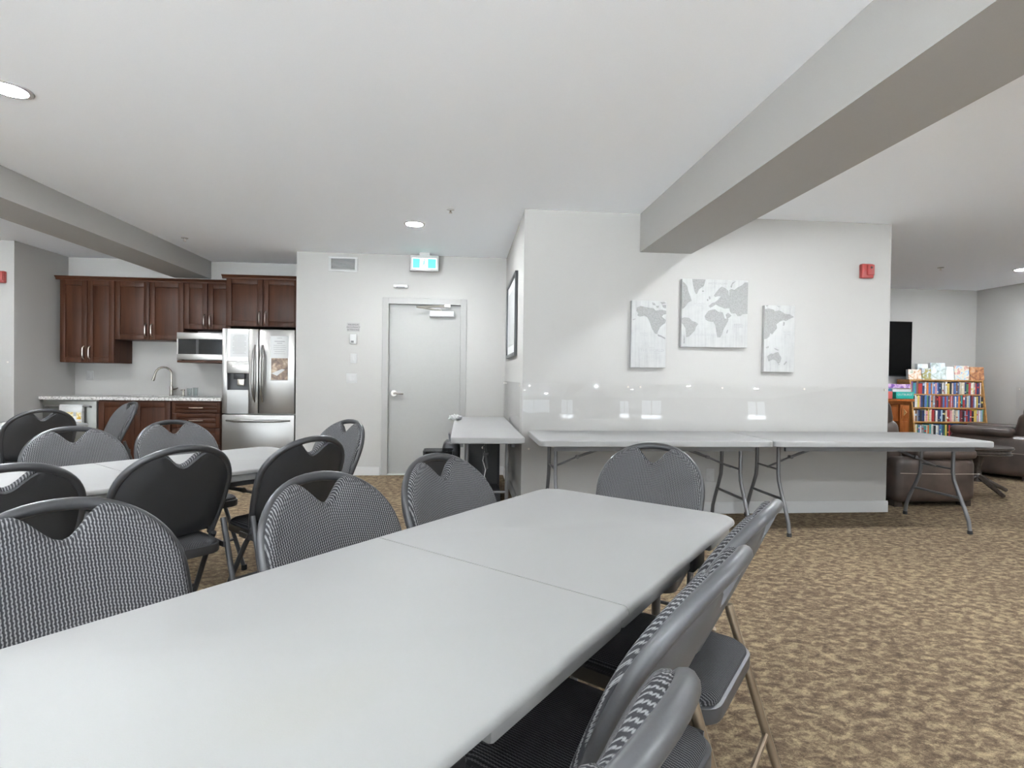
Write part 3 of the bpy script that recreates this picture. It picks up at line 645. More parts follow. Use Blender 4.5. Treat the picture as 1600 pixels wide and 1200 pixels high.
# ---------------------------------------------------------------- folding tables
def rounded(x0, x1, y0, y1, r, corners=(1, 1, 1, 1), n=6):
    """outline with chosen round corners: order (x1,y1),(x0,y1),(x0,y0),(x1,y0)"""
    out = []
    for (cx, cy, a0, on) in ((x1 - r, y1 - r, 0, corners[0]), (x0 + r, y1 - r, 90, corners[1]), (x0 + r, y0 + r, 180, corners[2]), (x1 - r, y0 + r, 270, corners[3])):
        if on: out += [(cx + r * math.cos(R(a0 + 90 * k / n)), cy + r * math.sin(R(a0 + 90 * k / n))) for k in range(n + 1)]
        else: out.append((cx + (r if a0 in (0, 270) else -r), cy + (r if a0 in (0, 90) else -r)))
    return out
def top_slab(mb, x0, x1, y0, y1, zt, th, r, corners=(1, 1, 1, 1), lip=.010, flat=None):
    """moulded plastic top with a rolled upper edge, in the XY plane"""
    outl = rounded(x0, x1, y0, y1, r, corners); cx, cy = (x0 + x1) / 2, (y0 + y1) / 2; n = len(outl); vs = []; fs = []
    ring = lambda ins, z: [(p[0] if (flat is not None and abs(p[0] - flat) < 1e-6) else p[0] - ins * (1 if p[0] > cx else -1), p[1] - ins * (1 if p[1] > cy else -1), z) for p in outl]
    prof = [(lip, zt), (lip * .45, zt - lip * .14), (lip * .12, zt - lip * .5), (0, zt - lip * 1.1), (0, zt - th + .004), (.004, zt - th)]
    for ins, z in prof: vs += ring(ins, z)
    for k in range(len(prof) - 1):
        for i in range(n): fs.append((k * n + i, k * n + (i + 1) % n, (k + 1) * n + (i + 1) % n, (k + 1) * n + i))
    fs.append(tuple(range(n))); fs.append(tuple(reversed(range((len(prof) - 1) * n, len(prof) * n))))
    return mb.add(vs, fs)
def bell_leg(x, s, hw=.155, spread=.315, zt=.69):
    return [(x, s * hw, zt), (x, s * hw, .47), (x, s * (hw + .01), .40), (x, s * (hw + .055), .30), (x, s * (hw + .105), .20), (x, s * (spread - .012), .10), (x, s * spread, .012)]
def folding_table(name, label, L, Wd, loc, rz, split, legs='bell', group=None):
    """length along local X, depth along local Y"""
    t = thing(name, label, 'table', loc, rz, group); zt, th = .74, .045
    if split:
        for s in (-1, 1):
            mb = MB(); a, b = (-L / 2, -.0019) if s < 0 else (.0019, L / 2)
            top_slab(mb, a, b, -Wd / 2, Wd / 2, zt, .020, .075, (0, 1, 1, 0) if s < 0 else (1, 0, 0, 1), .012, b if s < 0 else a)
            mb.build('tabletop_half', 'table_plastic', t)
            for q in (-1, 1):
                y0_, y1_ = sorted((q * (Wd / 2 - .012), q * (Wd / 2 - .042)))
                for xa, xb in ((.002, .43), (.62, L / 2 - .075)): MB().box(*sorted((s * xa, s * xb)), y0_, y1_, zt - .052, zt - .019, .008).build('moulded_skirt', 'table_plastic', t)
            MB().box(*sorted((s * (L / 2 - .014), s * (L / 2 - .044))), -Wd / 2 + .08, Wd / 2 - .08, zt - .052, zt - .019, .008).build('moulded_skirt', 'table_plastic', t)
            MB().box(*sorted((s * .004, s * (L / 2 - .05))), -Wd / 2 + .05, Wd / 2 - .05, zt - .040, zt - .0195).build('underside', 'table_plastic', t, smooth=False)
    else:
        top_slab(MB(), -L / 2, L / 2, -Wd / 2, Wd / 2, zt, th, .055, lip=.009).build('tabletop', 'table_plastic', t)
    for s in (-1, 1): MB().box(-L / 2 + .12, L / 2 - .12, s * (Wd / 2 - .085) - .012, s * (Wd / 2 - .085) + .012, zt - .085, zt - .046).build('frame_rail', 'leg_steel', t, smooth=False)
    if split:
        for ex in (-1, 1):
            for s in (-1, 1):
                MB().box(ex * .525 - .05, ex * .525 + .05, s * (Wd / 2 - .035) - .018, s * (Wd / 2 - .035) + .018, zt - .075, zt - .022, .006).build('latch_bracket', 'black_plastic', t)
    for ex, xl in ((-1, -L / 2 + .155), (1, L / 2 - .155)):
        for s in (-1, 1):
            pts = bell_leg(xl, s) if legs == 'bell' else [(xl, s * .155, .69), (xl, s * .155, .012)]
            lg = MB().tube(pts, .0145, 12).build('leg', 'leg_steel', t)
            MB().tube([(xl, pts[-1][1], .0), (xl, pts[-1][1], .028)], .0175, 12).build('foot_cap', 'rubber', lg)
        if legs == 'bell':
            MB().tube([(xl, -.225, .265), (xl, .225, .265)], .011, 10).build('crossbar', 'leg_steel', t)
            MB().tube([(xl, -.155, .49), (xl, .155, .49)], .008, 10).build('crossbar', 'leg_steel', t)
        else:
            MB().tube([(xl, -.155, .30), (xl, .155, .30)], .011, 10).build('crossbar', 'leg_steel', t)
        MB().tube([(xl, -.155, .69), (xl, .155, .69)], .0125, 10).build('pivot_bar', 'leg_steel', t)
        br = MB().tube([(xl, 0, .485), (xl - ex * .28, 0, .60)], .008, 10).tube([(xl - ex * .20, 0, .567), (xl - ex * .56, 0, .69)], .0105, 10).build('folding_brace', 'leg_steel', t)
        MB().tube([(xl - ex * .20, -.02, .567), (xl - ex * .20, .02, .567)], .014, 10).build('brace_lock', 'leg_steel', br)
    return t
A = R(41.0); tv = Vector((math.sin(A), math.cos(A))); nv = Vector((math.cos(A), -math.sin(A)))
def TN(tt, nn, z=0.0): p = tv * tt + nv * nn; return (p.x, p.y, z)
rz_t = math.atan2(tv.y, tv.x)
folding_table('folding_table', 'large white folding table in the foreground with centre seam', 1.815, .762, TN(1.0085, -.813), rz_t, True, 'straight', 'fold in half dining tables')
folding_table('folding_table', 'white folding table in the middle row between black backed chairs', 1.815, .762, TN(.955, -2.88), rz_t, True, 'straight', 'fold in half dining tables')
folding_table('folding_table', 'white folding table at far left before the kitchen', 1.815, .762, TN(.76, -6.13), rz_t, True, 'straight', 'fold in half dining tables')
folding_table('folding_table', 'long white folding table under the left map canvas', 1.79, .755, (1.452, 4.228, 0), 0, False, 'bell', 'tables along the map wall')
folding_table('folding_table', 'long white folding table under the right map canvas', 1.82, .755, (3.262, 4.228, 0), 0, False, 'bell', 'tables along the map wall')
for k, (x, lb) in enumerate(((-6.4, 'leftmost white folding table by the rear windows'), (-3.7, 'second white folding table by the rear windows'), (-.8, 'white folding table by the middle rear window'), (2.0, 'white folding table by the narrow rear window'))):
    folding_table('folding_table', lb, 1.82, .755, (x, -2.62, 0), 0, False, 'bell', 'tables by the rear windows')
folding_table('folding_table', 'white folding table standing in the alcove by the door', 2.15, .565, (.192, 5.10, 0), R(90), False, 'straight')

# ---------------------------------------------------------------- folding chairs
SB, CB = .414, .910
def bk(u, v, d=0.0):
    """point on the reclined back: u across, v up the back from the seat, d in front of its plane"""
    y = -.09 - SB * v + .035 * (u / .224) ** 2; return (u, y + CB * d, .46 + CB * v + SB * d)
def halfw(v):
    if v <= .26: return .198 + (.224 - .198) * math.sin(max(0, v) / .26 * math.pi / 2)
    q = min(1, (v - .26) / .208); return .224 * (1 - q ** 2.15) ** (1 / 2.15)
def vloop(u):
    q = min(1, abs(u) / .224); return .26 + .208 * (1 - q ** 2.15) ** (1 / 2.15)
def loop_pts():
    L_ = [(halfw(v), v) for v in (0, .05, .10, .15, .20, .26)]
    for k in range(1, 14):
        a = k / 14 * math.pi / 2; u = .224 * math.cos(a) ** (2 / 2.15); L_.append((u, .26 + .208 * math.sin(a) ** (2 / 2.15)))
    return L_ + [(0, .468)] + [(-u, v) for u, v in reversed(L_)]
def pad_outline(ins, notch, vb):
    """closed outline of the padded back, dipping under the hand hole at the top"""
    out = []; N = 44
    for k in range(N + 1):
        u = (.224 - ins) * math.cos(math.pi * k / N); uu = u * .224 / (.224 - ins)
        v = vloop(uu) - ins * (1.0 if abs(u) < .15 else .6)
        g = .5 * (1 + math.cos(math.pi * u / .105)) if abs(u) < .105 else 0.0; v -= notch * g ** 1.25
        out.append((u, v))
    lo = []
    for v in (.20, .13, .08): lo.append((-(halfw(v) - ins), v))
    lo += [(-(halfw(.05) - ins - .012), vb + .012), (-.13, vb), (0, vb - .008), (.13, vb), (halfw(.05) - ins - .012, vb + .012)]
    for v in (.08, .13, .20): lo.append((halfw(v) - ins, v))
    return out + lo
def pad_mesh(mb, outl, prof, c=(0, .235)):
    n = len(outl); vs = []; fs = []
    for s, dd in prof:
        for u, v in outl: vs.append(bk(c[0] + (u - c[0]) * s, c[1] + (v - c[1]) * s, dd))
    for k in range(len(prof) - 1):
        for i in range(n): fs.append((k * n + i, k * n + (i + 1) % n, (k + 1) * n + (i + 1) % n, (k + 1) * n + i))
    fs.append(tuple((len(prof) - 1) * n + i for i in range(n))); fs.append(tuple(reversed(range(n))))
    return mb.add(vs, fs)
CH = {}
def chair_meshes():
    fr_ = MB().tube([bk(u, v) for u, v in loop_pts()], .0150, 12)
    CH['back_frame'] = fr_.mesh('back_frame')
    CH['backrest_pad'] = pad_mesh(MB(), pad_outline(-.002, .088, .035), [(.985, .002), (1.0, .010), (.994, .019), (.972, .027), (.935, .032), (.88, .035), (.6, .038), (.3, .039), (.05, .040)]).mesh('backrest_pad')
    CH['backrest_shell'] = pad_mesh(MB(), pad_outline(.006, .082, .028), [(1.0, -.001), (1.0, -.006), (.97, -.011), (.6, -.012), (.05, -.012)]).mesh('backrest_shell')
    for nm, s in (('front_leg', 1), ('front_leg_r', -1)):
        CH[nm] = MB().tube([(s * .203, -.088, .46), (s * .207, -.02, .37), (s * .213, .08, .21), (s * .218, .205, .012)], .0125, 10).mesh('leg')
    for nm, s in (('rear_leg', 1), ('rear_leg_r', -1)):
        CH[nm] = MB().tube([(s * .226, -.125, .53), (s * .228, -.15, .45), (s * .230, -.22, .23), (s * .232, -.292, .012)], .0125, 10).mesh('leg')
    for nm, x, y in (('cap_f', .218, .205), ('cap_fr', -.218, .205), ('cap_r', .232, -.292), ('cap_rr', -.232, -.292)):
        CH[nm] = MB().tube([(x, y, 0), (x, y, .03)], .016, 10).mesh('foot_cap')
    outl = rounded(-.192, .192, -.205, .215, .055)
    def slab(prof):
        n = len(outl); vs = []; fs = []
        for s, z in prof: vs += [(u * s, .005 + (v - .005) * s, z) for u, v in outl]
        for k in range(len(prof) - 1):
            for i in range(n): fs.append((k * n + i, k * n + (i + 1) % n, (k + 1) * n + (i + 1) % n, (k + 1) * n + i))
        fs.append(tuple(range(n))); fs.append(tuple(reversed(range((len(prof) - 1) * n, len(prof) * n)))); return MB().add(vs, fs)
    CH['seat_pad'] = slab([(.3, .470), (.7, .467), (.90, .460), (.955, .450), (.965, .436)]).mesh('seat_pad')
    CH['seat_pan'] = slab([(.97, .440), (1.0, .438), (1.0, .405), (.985, .400), (.5, .400)]).mesh('seat_pan')
    CH['front_brace'] = MB().tube([(-.214, .105, .17), (.214, .105, .17)], .0085, 8).mesh('brace')
    CH['rear_brace'] = MB().tube([(-.230, -.235, .185), (.230, -.235, .185)], .0085, 8).mesh('brace')
    CH['side_link'] = MB().box(.208, .216, -.17, .02, .405, .43).mesh('side_link'); CH['side_link_r'] = MB().box(-.216, -.208, -.17, .02, .405, .43).mesh('side_link')
    CH['rivets'] = None
chair_meshes()
def chair_proto(frame, legm, shell, fab, seat):
    mats = dict(back_frame=frame, backrest_pad=fab, backrest_shell=shell, seat_pad=seat, seat_pan=frame if frame != 'dark_metal' else 'dark_metal', front_brace=legm, rear_brace=legm, side_link=frame, side_link_r=frame)
    out = {}
    for k, me in CH.items():
        if me is None: continue
        c = me.copy(); c.materials.clear(); c.materials.append(M[mats.get(k, 'rubber' if k.startswith('cap') else legm)]); out[k] = c
    return out
PN = dict(back_frame='back_frame', backrest_pad='backrest_pad', backrest_shell='backrest_shell', seat_pad='seat_pad', seat_pan='seat_pan', front_leg='leg', front_leg_r='leg', rear_leg='leg', rear_leg_r='leg', front_brace='brace', rear_brace='brace', side_link='side_link', side_link_r='side_link', cap_f='foot_cap', cap_fr='foot_cap', cap_r='foot_cap', cap_rr='foot_cap')
BLK = chair_proto('dark_metal', 'dark_metal', 'shell_plastic', 'chair_fabric', 'seat_fabric')
GRY = chair_proto('grey_metal', 'bronze_metal', 'grey_plastic', 'chair_fabric', 'seat_fabric')
def chair(label, t_, n_, face, kind, group, turn=0.0):
    """t_, n_ locate the top of the back; face is the facing direction"""
    d_ = Vector(face).normalized(); p = tv * t_ + nv * n_ + d_ * .284
    e = thing('folding_chair', label, 'chair', (p.x, p.y, 0), math.atan2(-d_.x, d_.y) + R(turn), group); made = {}
    for k, me in kind.items():
        o = bpy.data.objects.new(PN[k], me); col.objects.link(o)
        par = e
        if k.startswith('cap'): par = made[{'cap_f': 'front_leg', 'cap_fr': 'front_leg_r', 'cap_r': 'rear_leg', 'cap_rr': 'rear_leg_r'}[k]]
        o.parent = par; made[k] = o
    return e
g1, g2, g3 = 'folding chairs at the foreground table', 'folding chairs at the middle table', 'folding chairs at the far left table'
chair('largest grey fabric folding chair at the lower left of the foreground table', .39, -1.58, nv, BLK, g1)
chair('grey fabric folding chair left of the centre seam of the foreground table', .975, -1.44, nv, BLK, g1)
chair('grey fabric folding chair facing the far left corner of the foreground table', 1.49, -1.45, nv, BLK, g1)
chair('grey fabric folding chair at the far end of the foreground table', 2.42, -.88, -tv, BLK, g1, 8)
chair('farthest of the three grey framed folding chairs on the table right side', 1.445, -.245, -nv, GRY, g1)
chair('middle grey framed folding chair on the right of the foreground table', .98, -.22, -nv, GRY, g1)
chair('nearest grey framed folding chair at the bottom of the picture', .475, -.165, -nv, GRY, g1)
chair('black backed folding chair cut off by the left picture edge', .45, -2.30, -nv, BLK, g2)
chair('black backed folding chair seen from behind at the middle table', 1.01, -2.37, -nv, BLK, g2)
chair('black backed folding chair nearest the fridge at the middle table', 1.56, -2.29, -nv, BLK, g2)
chair('grey folding chair at the far end of the middle table beside the fridge', 2.30, -2.98, -tv, BLK, g2)
chair('grey fabric folding chair far side of the middle table, cut by left edge', .40, -3.62, nv, BLK, g2)
chair('grey fabric folding chair facing the camera below the dishwasher', .96, -3.63, nv, BLK, g2)
chair('grey fabric folding chair facing the camera before the kitchen drawers', 1.49, -3.72, nv, BLK, g2)
chair('black backed folding chair at the far left table', 1.28, -5.45, -nv, BLK, g3)
chair('grey folding chair seen side on at the end of the far left table', 2.18, -6.28, -tv, BLK, g3)
chair('grey fabric folding chair beyond the far left table at the picture edge', .97, -6.9, nv, BLK, g3)

# ---------------------------------------------------------------- clutter in the alcove
t = thing('waste_bin', 'black waste bin with clear liner beside the alcove table', 'bin', (-.215, 4.92, 0))
def frust(a, b, h, z0, th=.006):
    m_ = MB(); o_ = rounded(-a, a, -a * .8, a * .8, .03); q_ = rounded(-b, b, -b * .8, b * .8, .03); n = len(o_)
    vs = [(u, v, z0) for u, v in o_] + [(u, v, z0 + h) for u, v in q_] + [(u * .95, v * .95, z0 + h) for u, v in q_] + [(u * .94, v * .94, z0 + .01) for u, v in o_]; fs = []
    for k in range(3):
        for i in range(n): fs.append((k * n + i, k * n + (i + 1) % n, (k + 1) * n + (i + 1) % n, (k + 1) * n + i))
    fs.append(tuple(range(n))); fs.append(tuple(reversed(range(3 * n, 4 * n)))); return m_.add(vs, fs)
frust(.10, .13, .50, 0).build('bin_body', 'black_plastic', t); frust(.1335, .136, .09, .44).build('liner', 'bin_liner', t)
t = thing('amplifier_box', 'black loudspeaker box under the alcove table', 'speaker', (.20, 5.45, 0))
MB().box(-.17, .17, -.14, .14, 0, .56, .012).build('cabinet', 'black_plastic', t); MB().box(-.145, .145, -.146, -.138, .03, .53, .004).build('grille', 'interior_dark', t); MB().tube([(.0, -.15, .50), (.0, -.155, .50)], .012, 12).build('badge', 'nickel', t)
t = thing('equipment_case', 'low black equipment case on the floor under the alcove table', 'case', (.17, 4.86, 0))
MB().box(-.20, .17, -.13, .16, 0, .20, .012).build('case_body', 'black_plastic', t); MB().box(.05, .09, -.137, -.129, .05, .085, .003).build('red_knob', 'red_bit', t)
t = thing('microphone_stand', 'folded tripod stand under the alcove table', 'stand', (.18, 4.50, 0))
MB().tube([(0, 0, .16), (0, 0, .62)], .009, 10).build('pole', 'dark_metal', t)
MB().lathe([(.014, .30), (.02, .31), (.02, .345), (.012, .36)], 14).build('collar', 'nickel', t)
for k in range(3):
    a = R(20 + 120 * k); MB().tube([(0, 0, .33), (.13 * math.cos(a), .13 * math.sin(a), .02)], .007, 8).build('leg', 'dark_metal', t)
MB().tube([(.012, -.01, .60), (-.01, -.012, .50), (.015, -.01, .42), (.0, -.015, .35)], .004, 8).build('cable', 'plastic_white', t)
t = thing('black_backpack', 'black bag standing beyond the waste bin by the alcove table', 'bag', (-.10, 5.25, 0))
MB().box(-.09, .08, -.16, .16, 0, .58, .06).build('bag_body', 'black_plastic', t); MB().tube([(-.02, -.08, .57), (-.03, -.06, .64), (-.03, .06, .64), (-.02, .08, .57)], .010, 8).build('carry_handle', 'leg_steel', t)
t = thing('crumpled_bag', 'crumpled white plastic bag at the left edge of the alcove table', 'plastic bag', (-.075, 5.62, .741))
bm = bmesh.new(); bmesh.ops.create_icosphere(bm, subdivisions=3, radius=1)
for v in bm.verts:
    n_ = .72 + .28 * math.sin(7 * v.co.x + 3 * v.co.z) * math.cos(6 * v.co.y + 2 * v.co.x); v.co = Vector((v.co.x * .085 * n_ + .0, v.co.y * .12 * n_, max(0, (v.co.z + .75) * .042 * n_)))
me = bpy.data.meshes.new('bag_film'); bm.to_mesh(me); bm.free(); me.materials.append(M['plastic_white']); o = bpy.data.objects.new('bag_film', me); col.objects.link(o); o.parent = t

# ---------------------------------------------------------------- lounge
t = thing('television', 'black wall mounted television beyond the map wall', 'television', (6.10, WF - .001, 1.71))
MB().box(-.74, .74, -.075, -.035, -.42, .42, .006).build('casing', 'black_plastic', t); MB().box(-.73, .73, -.0765, -.0745, -.405, .41).build('screen', 'tv_screen', t); MB().box(-.2, .2, -.036, 0, -.15, .15).build('wall_bracket', 'dark_metal', t)
t = thing('fireplace_mantel', 'carved brown wooden fireplace mantel under the television', 'mantel', (5.84, 7.42, 0))
MB().box(-.80, .80, -.04, .328, .915, .955, .006).build('mantel_shelf', 'mantel_wood', t)
MB().box(-.77, .77, -.012, .32, .875, .915, .006).build('cornice', 'mantel_wood', t)
for s in (-1, 1):
    cl_ = MB().box(s * .68 - .075, s * .68 + .075, 0, .32, 0, .875, .004).build('column', 'mantel_wood', t)
    MB().box(s * .68 - .055, s * .68 + .055, -.010, 0, .66, .85, .004).build('column_block', 'mantel_wood', cl_)
    MB().add([(s * .68 - .028, -.012, .70), (s * .68 + .03, -.012, .755), (s * .68 - .028, -.012, .81), (s * .68 - .006, -.03, .755)], [(0, 1, 3), (1, 2, 3), (2, 0, 3), (0, 2, 1)]).build('carved_point', 'shelf_oak', cl_, smooth=False)
    MB().box(s * .68 - .045, s * .68 + .045, -.008, 0, .10, .62, .004).build('column_panel', 'mantel_wood', cl_)
fp = MB().box(-.605, .605, .03, .32, .62, .875).build('frieze', 'mantel_wood', t, smooth=False)
for a, b in ((-.56, -.02), (.02, .56)): MB().box(a, b, .016, .03, .665, .835, .008).build('frieze_panel', 'mantel_wood', fp)
MB().box(-.605, .605, .12, .32, 0, .62).build('firebox', 'interior_dark', t, smooth=False)
def carton(name, label, cat, x0, x1, y0, y1, z0, z1, mat, words=None, wsize=.04, wm='paper', group=None, tilt=0.0):
    t = thing(name, label, cat, ((x0 + x1) / 2, (y0 + y1) / 2, z0), 0, group)
    t.rotation_euler = (R(tilt), 0, 0)
    W_, D_ = x1 - x0, y1 - y0
    MB().box(-W_ / 2, W_ / 2, -D_ / 2, D_ / 2, 0, (z1 - z0) * .72, .002).build('tray', 'paper' if mat.startswith('print') else mat, t, smooth=False)
    MB().box(-W_ / 2 - .002, W_ / 2 + .002, -D_ / 2 - .002, D_ / 2 + .002, (z1 - z0) * .08, z1 - z0, .002).build('lid', mat, t, smooth=False)
    if words: text('lettering', words, wsize, wm, t, (0, -D_ / 2 - .003, (z1 - z0) * .6), (1, 0, 0), (0, 0, 1))
    return t
gb = 'game boxes on the mantel'
carton('game_box', 'teal game box at the right end of the mantel', 'game box', 6.36, 6.635, 7.40, 7.66, .956, 1.056, 'box_teal', 'OUTBURST', .047, 'paper', gb)
carton('game_box', 'red game box on the mantel beside the wall end', 'game box', 5.98, 6.30, 7.40, 7.66, .956, 1.062, 'box_red', 'GAMES', .05, 'paper', gb)
carton('game_box', 'white flat game box lying on the teal box', 'game box', 6.31, 6.60, 7.41, 7.65, 1.058, 1.098, 'paper', None, .03, 'ink', gb)
carton('game_box', 'dark blue game box lying on the red box', 'game box', 6.0, 6.30, 7.42, 7.66, 1.064, 1.105, 'box_blue', None, .03, 'ink', gb)
carton('game_box', 'purple and pink picture game box on top of the pile', 'game box', 6.09, 6.60, 7.42, 7.66, 1.107, 1.172, 'print_purple', None, .03, 'ink', gb)

# slanted bookcase: lower shelves reach further forward
BX0, BX1 = 6.655, 7.86
zb_ = [.08, .40, .62, .83, 1.03]; ztop = 1.245
yfr = lambda z: 7.50 - (ztop - z) * .13
t = thing('bookcase', 'wide oak bookcase with sloping front in the lounge corner', 'bookcase', ((BX0 + BX1) / 2, 7.72, 0)); ox = (BX0 + BX1) / 2
side_poly = [(yfr(0) - 7.72, 0), (.015, 0), (.015, ztop), (yfr(ztop) - 7.72, ztop)]
for s in (BX0 - ox, BX1 - ox - .022): MB().prism(side_poly, lambda u, v, dd, s=s: (s + dd, u, v), 0, .022).build('side_panel', 'shelf_oak', t, smooth=False)
MB().box(BX0 - ox + .022, BX1 - ox - .022, .005, .015, 0, ztop).build('back_panel', 'shelf_oak', t, smooth=False)
for z in zb_ + [ztop]: MB().box(BX0 - ox + .022, BX1 - ox - .022, yfr(z) - 7.72, .005, z - .02, z).build('shelf', 'shelf_oak', t, smooth=False)
PAL = [('navy', (.03, .05, .14)), ('blue', (.08, .17, .42)), ('pale blue', (.32, .44, .58)), ('white', (.70, .69, .66)), ('cream', (.62, .56, .42)), ('red', (.42, .04, .04)), ('maroon', (.17, .03, .04)), ('black', (.02, .02, .025)), ('orange', (.60, .20, .05)), ('yellow', (.62, .47, .10)), ('green', (.07, .20, .10)), ('teal', (.05, .30, .30)), ('purple', (.17, .08, .26)), ('pink', (.58, .27, .29)), ('grey', (.25, .26, .28)), ('brown', (.20, .10, .05))]
for nm, c in PAL: plain('book_' + nm.replace(' ', '_'), c, 0.5, nscale=50, nstr=0.0, var=0.25)
WTS = [9, 9, 7, 14, 10, 8, 5, 10, 5, 4, 5, 4, 3, 4, 6, 4]
rng = random.Random(11)
def spine(mb, w_, h_, dp): return mb.box(-w_ / 2, w_ / 2, 0, dp, 0, h_, .0015)
ordw = lambda k: (['zeroth', 'first', 'second', 'third', 'fourth', 'fifth', 'sixth', 'seventh', 'eighth', 'ninth', 'tenth', 'eleventh', 'twelfth'][k] if k <= 12 else '%d%s' % (k, {1: 'st', 2: 'nd', 3: 'rd'}.get(k % 10 if k not in (11, 12, 13) else 0, 'th')))
for ri, (z, rowname) in enumerate(((1.03, 'top'), (.83, 'second'), (.62, 'third'), (.40, 'fourth'))):
    x = BX0 + .026; idx = 1
    while True:
        w_ = rng.choice((.018, .021, .024, .027, .031, .036)); h_ = rng.uniform(.155, .186)
        if x + w_ > BX1 - .026: break
        nm, c = rng.choices(PAL, WTS)[0]
        e = thing('book', '%s book, %s from the left on the %s shelf of the bookcase' % (nm, ordw(idx), rowname), 'book', (x + w_ / 2, yfr(z) + .012 + rng.uniform(0, .012), z), 0, 'books on the bookcase shelves')
        MB().box(-w_ / 2 + .0006, w_ / 2 - .0006, 0, .115, 0, h_, .0012).build('cover', 'book_' + nm.replace(' ', '_'), e, smooth=False)
        lbm = rng.choice(['book_white', 'book_cream', 'book_yellow', 'book_black', 'book_red', 'book_pale_blue']); q = rng.random()
        if q < .45:
            z0 = rng.uniform(.10, .75) * h_; hh_ = rng.uniform(.06, .20) * h_
            MB().box(-w_ / 2 + .003, w_ / 2 - .003, -.0006, .001, z0, z0 + hh_).build('title_block', lbm, e, smooth=False)
        x += w_ + .0008; idx += 1
# picture boxes standing on top of the bookcase
gz = 'picture puzzle boxes on the bookcase'
for (x0, x1, h_, mat, lb, yy) in ((6.66, 6.87, .15, 'print_village', 'puzzle box with a village scene at the left end of the bookcase top', 7.50), (6.88, 7.03, .17, 'print_valley', 'narrow puzzle box with a yellow valley scene on the bookcase', 7.50),
        (7.035, 7.275, .255, 'print_winter', 'tallest puzzle box with a snowy forest scene on the bookcase', 7.51), (7.28, 7.41, .20, 'print_lake', 'pale puzzle box with a misty lake scene on the bookcase', 7.51),
        (7.415, 7.655, .215, 'print_garden', 'puzzle box with a colourful garden scene on the bookcase', 7.50), (7.665, 7.90, .20, 'print_barn', 'puzzle box with a brown barn scene at the right end', 7.50)):
    e = thing('puzzle_box', lb, 'puzzle box', ((x0 + x1) / 2, yy + .02, ztop + .001), 0, gz); e.rotation_euler = (R(-5), 0, 0); W_ = (x1 - x0) / 2
    MB().box(-W_, W_, .012, .045, 0, h_, .002).build('box_body', 'paper', e, smooth=False); MB().box(-W_, W_, 0, .012, 0, h_, .001).build('picture_lid', mat, e, smooth=False)
e = thing('puzzle_box', 'flat green puzzle box lying behind the valley scene box', 'puzzle box', (6.99, 7.62, ztop + .001), 0, gz)
MB().box(-.12, .12, -.02, .03, 0, .235, .002).build('box_body', 'print_lake', e, smooth=False)

def soft(mb, x0, x1, y0, y1, z0, z1, r=.08):
    """pillowy block: bevelled box, subdivided"""
    bm = bmesh.new(); bmesh.ops.create_cube(bm, size=1)
    for v in bm.verts: v.co = Vector(((x0 + x1) / 2 + v.co.x * (x1 - x0), (y0 + y1) / 2 + v.co.y * (y1 - y0), (z0 + z1) / 2 + v.co.z * (z1 - z0)))
    r = min(r, (x1 - x0) * .48, (y1 - y0) * .48, (z1 - z0) * .48)
    bmesh.ops.bevel(bm, geom=bm.edges[:], offset=r, segments=5, affect='EDGES', profile=0.5)
    bm.verts.index_update(); mb.add([v.co[:] for v in bm.verts], [[v.index for v in f.verts] for f in bm.faces]); bm.free(); return mb
def lean(o, ang, piv):
    mt = Matrix.Translation(piv) @ Matrix.Rotation(ang, 4, 'Y') @ Matrix.Translation(-Vector(piv)); o.data.transform(mt)
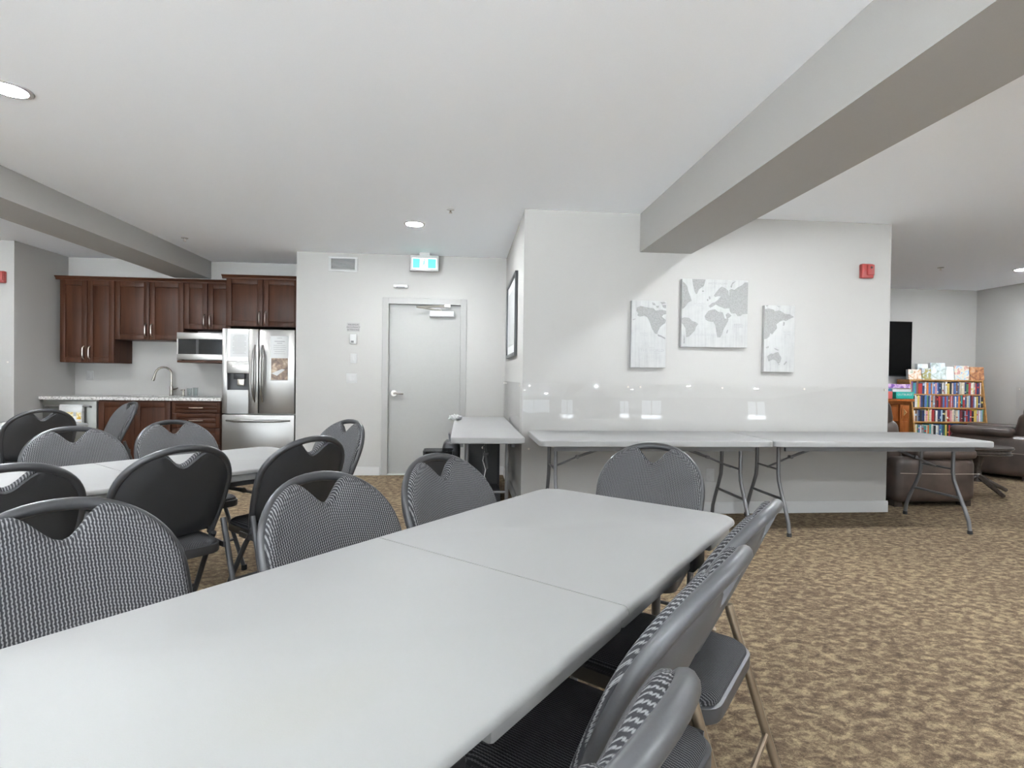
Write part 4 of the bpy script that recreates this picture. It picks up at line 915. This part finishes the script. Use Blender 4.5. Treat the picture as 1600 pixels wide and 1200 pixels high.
def recliner(label, loc, rz, k=1.0):
    """faces local +X; arms along X at y = +-"""
    t = thing('leather_recliner', label, 'armchair', loc, rz, 'brown leather recliners')
    soft(MB(), -.42, .44, -.30, .30, .05, .30, .05).build('base', 'leather', t)
    for s in (-1, 1):
        a = soft(MB(), -.44, .41, s * .39 - .105, s * .39 + .105, .04, .545 * k, .085).build('arm_panel', 'leather', t)
        soft(MB(), -.24, .40, s * .395 - .115, s * .395 + .115, .525 * k, .64 * k, .055 * k).build('arm_cushion', 'leather', a)
        yy = s * (.39 + .1058)
        MB().tube([(-.40, yy, .335), (0, yy + s * .001, .325), (.42, yy, .325)], .0022, 6).build('seam', 'thread', a)
    soft(MB(), -.24, .46, -.28, .28, .28, .47, .07).build('seat_cushion', 'leather', t)
    b = soft(MB(), -.44, -.18, -.33, .33, .40, .82, .09).build('backrest', 'leather', t); lean(b, R(-10), (-.35, 0, .4))
    hd_ = soft(MB(), -.45, -.19, -.31, .31, .74, 1.02, .09).build('head_cushion', 'leather', t); lean(hd_, R(-12), (-.35, 0, .4))
    for sx in (-.36, .36):
        for s in (-1, 1): MB().box(sx - .04, sx + .04, s * .39 - .04, s * .39 + .04, 0, .06).build('foot', 'dark_table', t, smooth=False)
    return t
recliner('brown leather recliner just behind the end of the map wall', (4.54, 5.24, 0), 0, .88)
recliner('brown leather recliner against the lounge right wall', (7.10, 6.56, 0), R(122))
t = thing('side_table', 'dark glossy oval side table between the two recliners', 'side table', (5.66, 5.44, 0))
ov = lambda r, z: None
def oval(mb, rx, ry, z0, z1, n=40, b=.008):
    pr_ = [(1 - b / rx, z0), (1, z0 + b), (1, z1 - b), (1 - b / rx, z1)]; vs = []; fs = []
    for s, z in pr_: vs += [(rx * s * math.cos(2 * math.pi * k / n), ry * s * math.sin(2 * math.pi * k / n), z) for k in range(n)]
    for q in range(3):
        for k in range(n): fs.append((q * n + k, q * n + (k + 1) % n, (q + 1) * n + (k + 1) % n, (q + 1) * n + k))
    fs.append(tuple(range(n))); fs.append(tuple(range(3 * n, 4 * n))); return mb.add(vs, fs)
oval(MB(), .33, .27, .482, .510).build('tabletop', 'dark_table', t); oval(MB(), .30, .245, .44, .482).build('apron', 'dark_table', t); oval(MB(), .315, .26, .425, .44).build('lower_rim', 'dark_table', t)
MB().lathe([(.05, .12), (.035, .18), (.03, .30), (.05, .36), (.06, .43)], 20).build('pedestal', 'dark_table', t)
for k in range(4):
    a = R(-5 + 90 * k); MB().tube([(.03 * math.cos(a), .03 * math.sin(a), .17), (.16 * math.cos(a), .16 * math.sin(a), .10), (.32 * math.cos(a), .32 * math.sin(a), .022)], [.028, .024, .02], 8).build('foot', 'dark_table', t)
t = thing('remote_control', 'black remote control on the oval side table', 'remote', (5.60, 5.34, .511), R(12)); MB().box(-.09, .09, -.022, .022, 0, .018, .005).build('body', 'black_plastic', t); MB().box(-.07, .07, -.014, .014, .0175, .0195, .001).build('keypad', 'rubber', t)
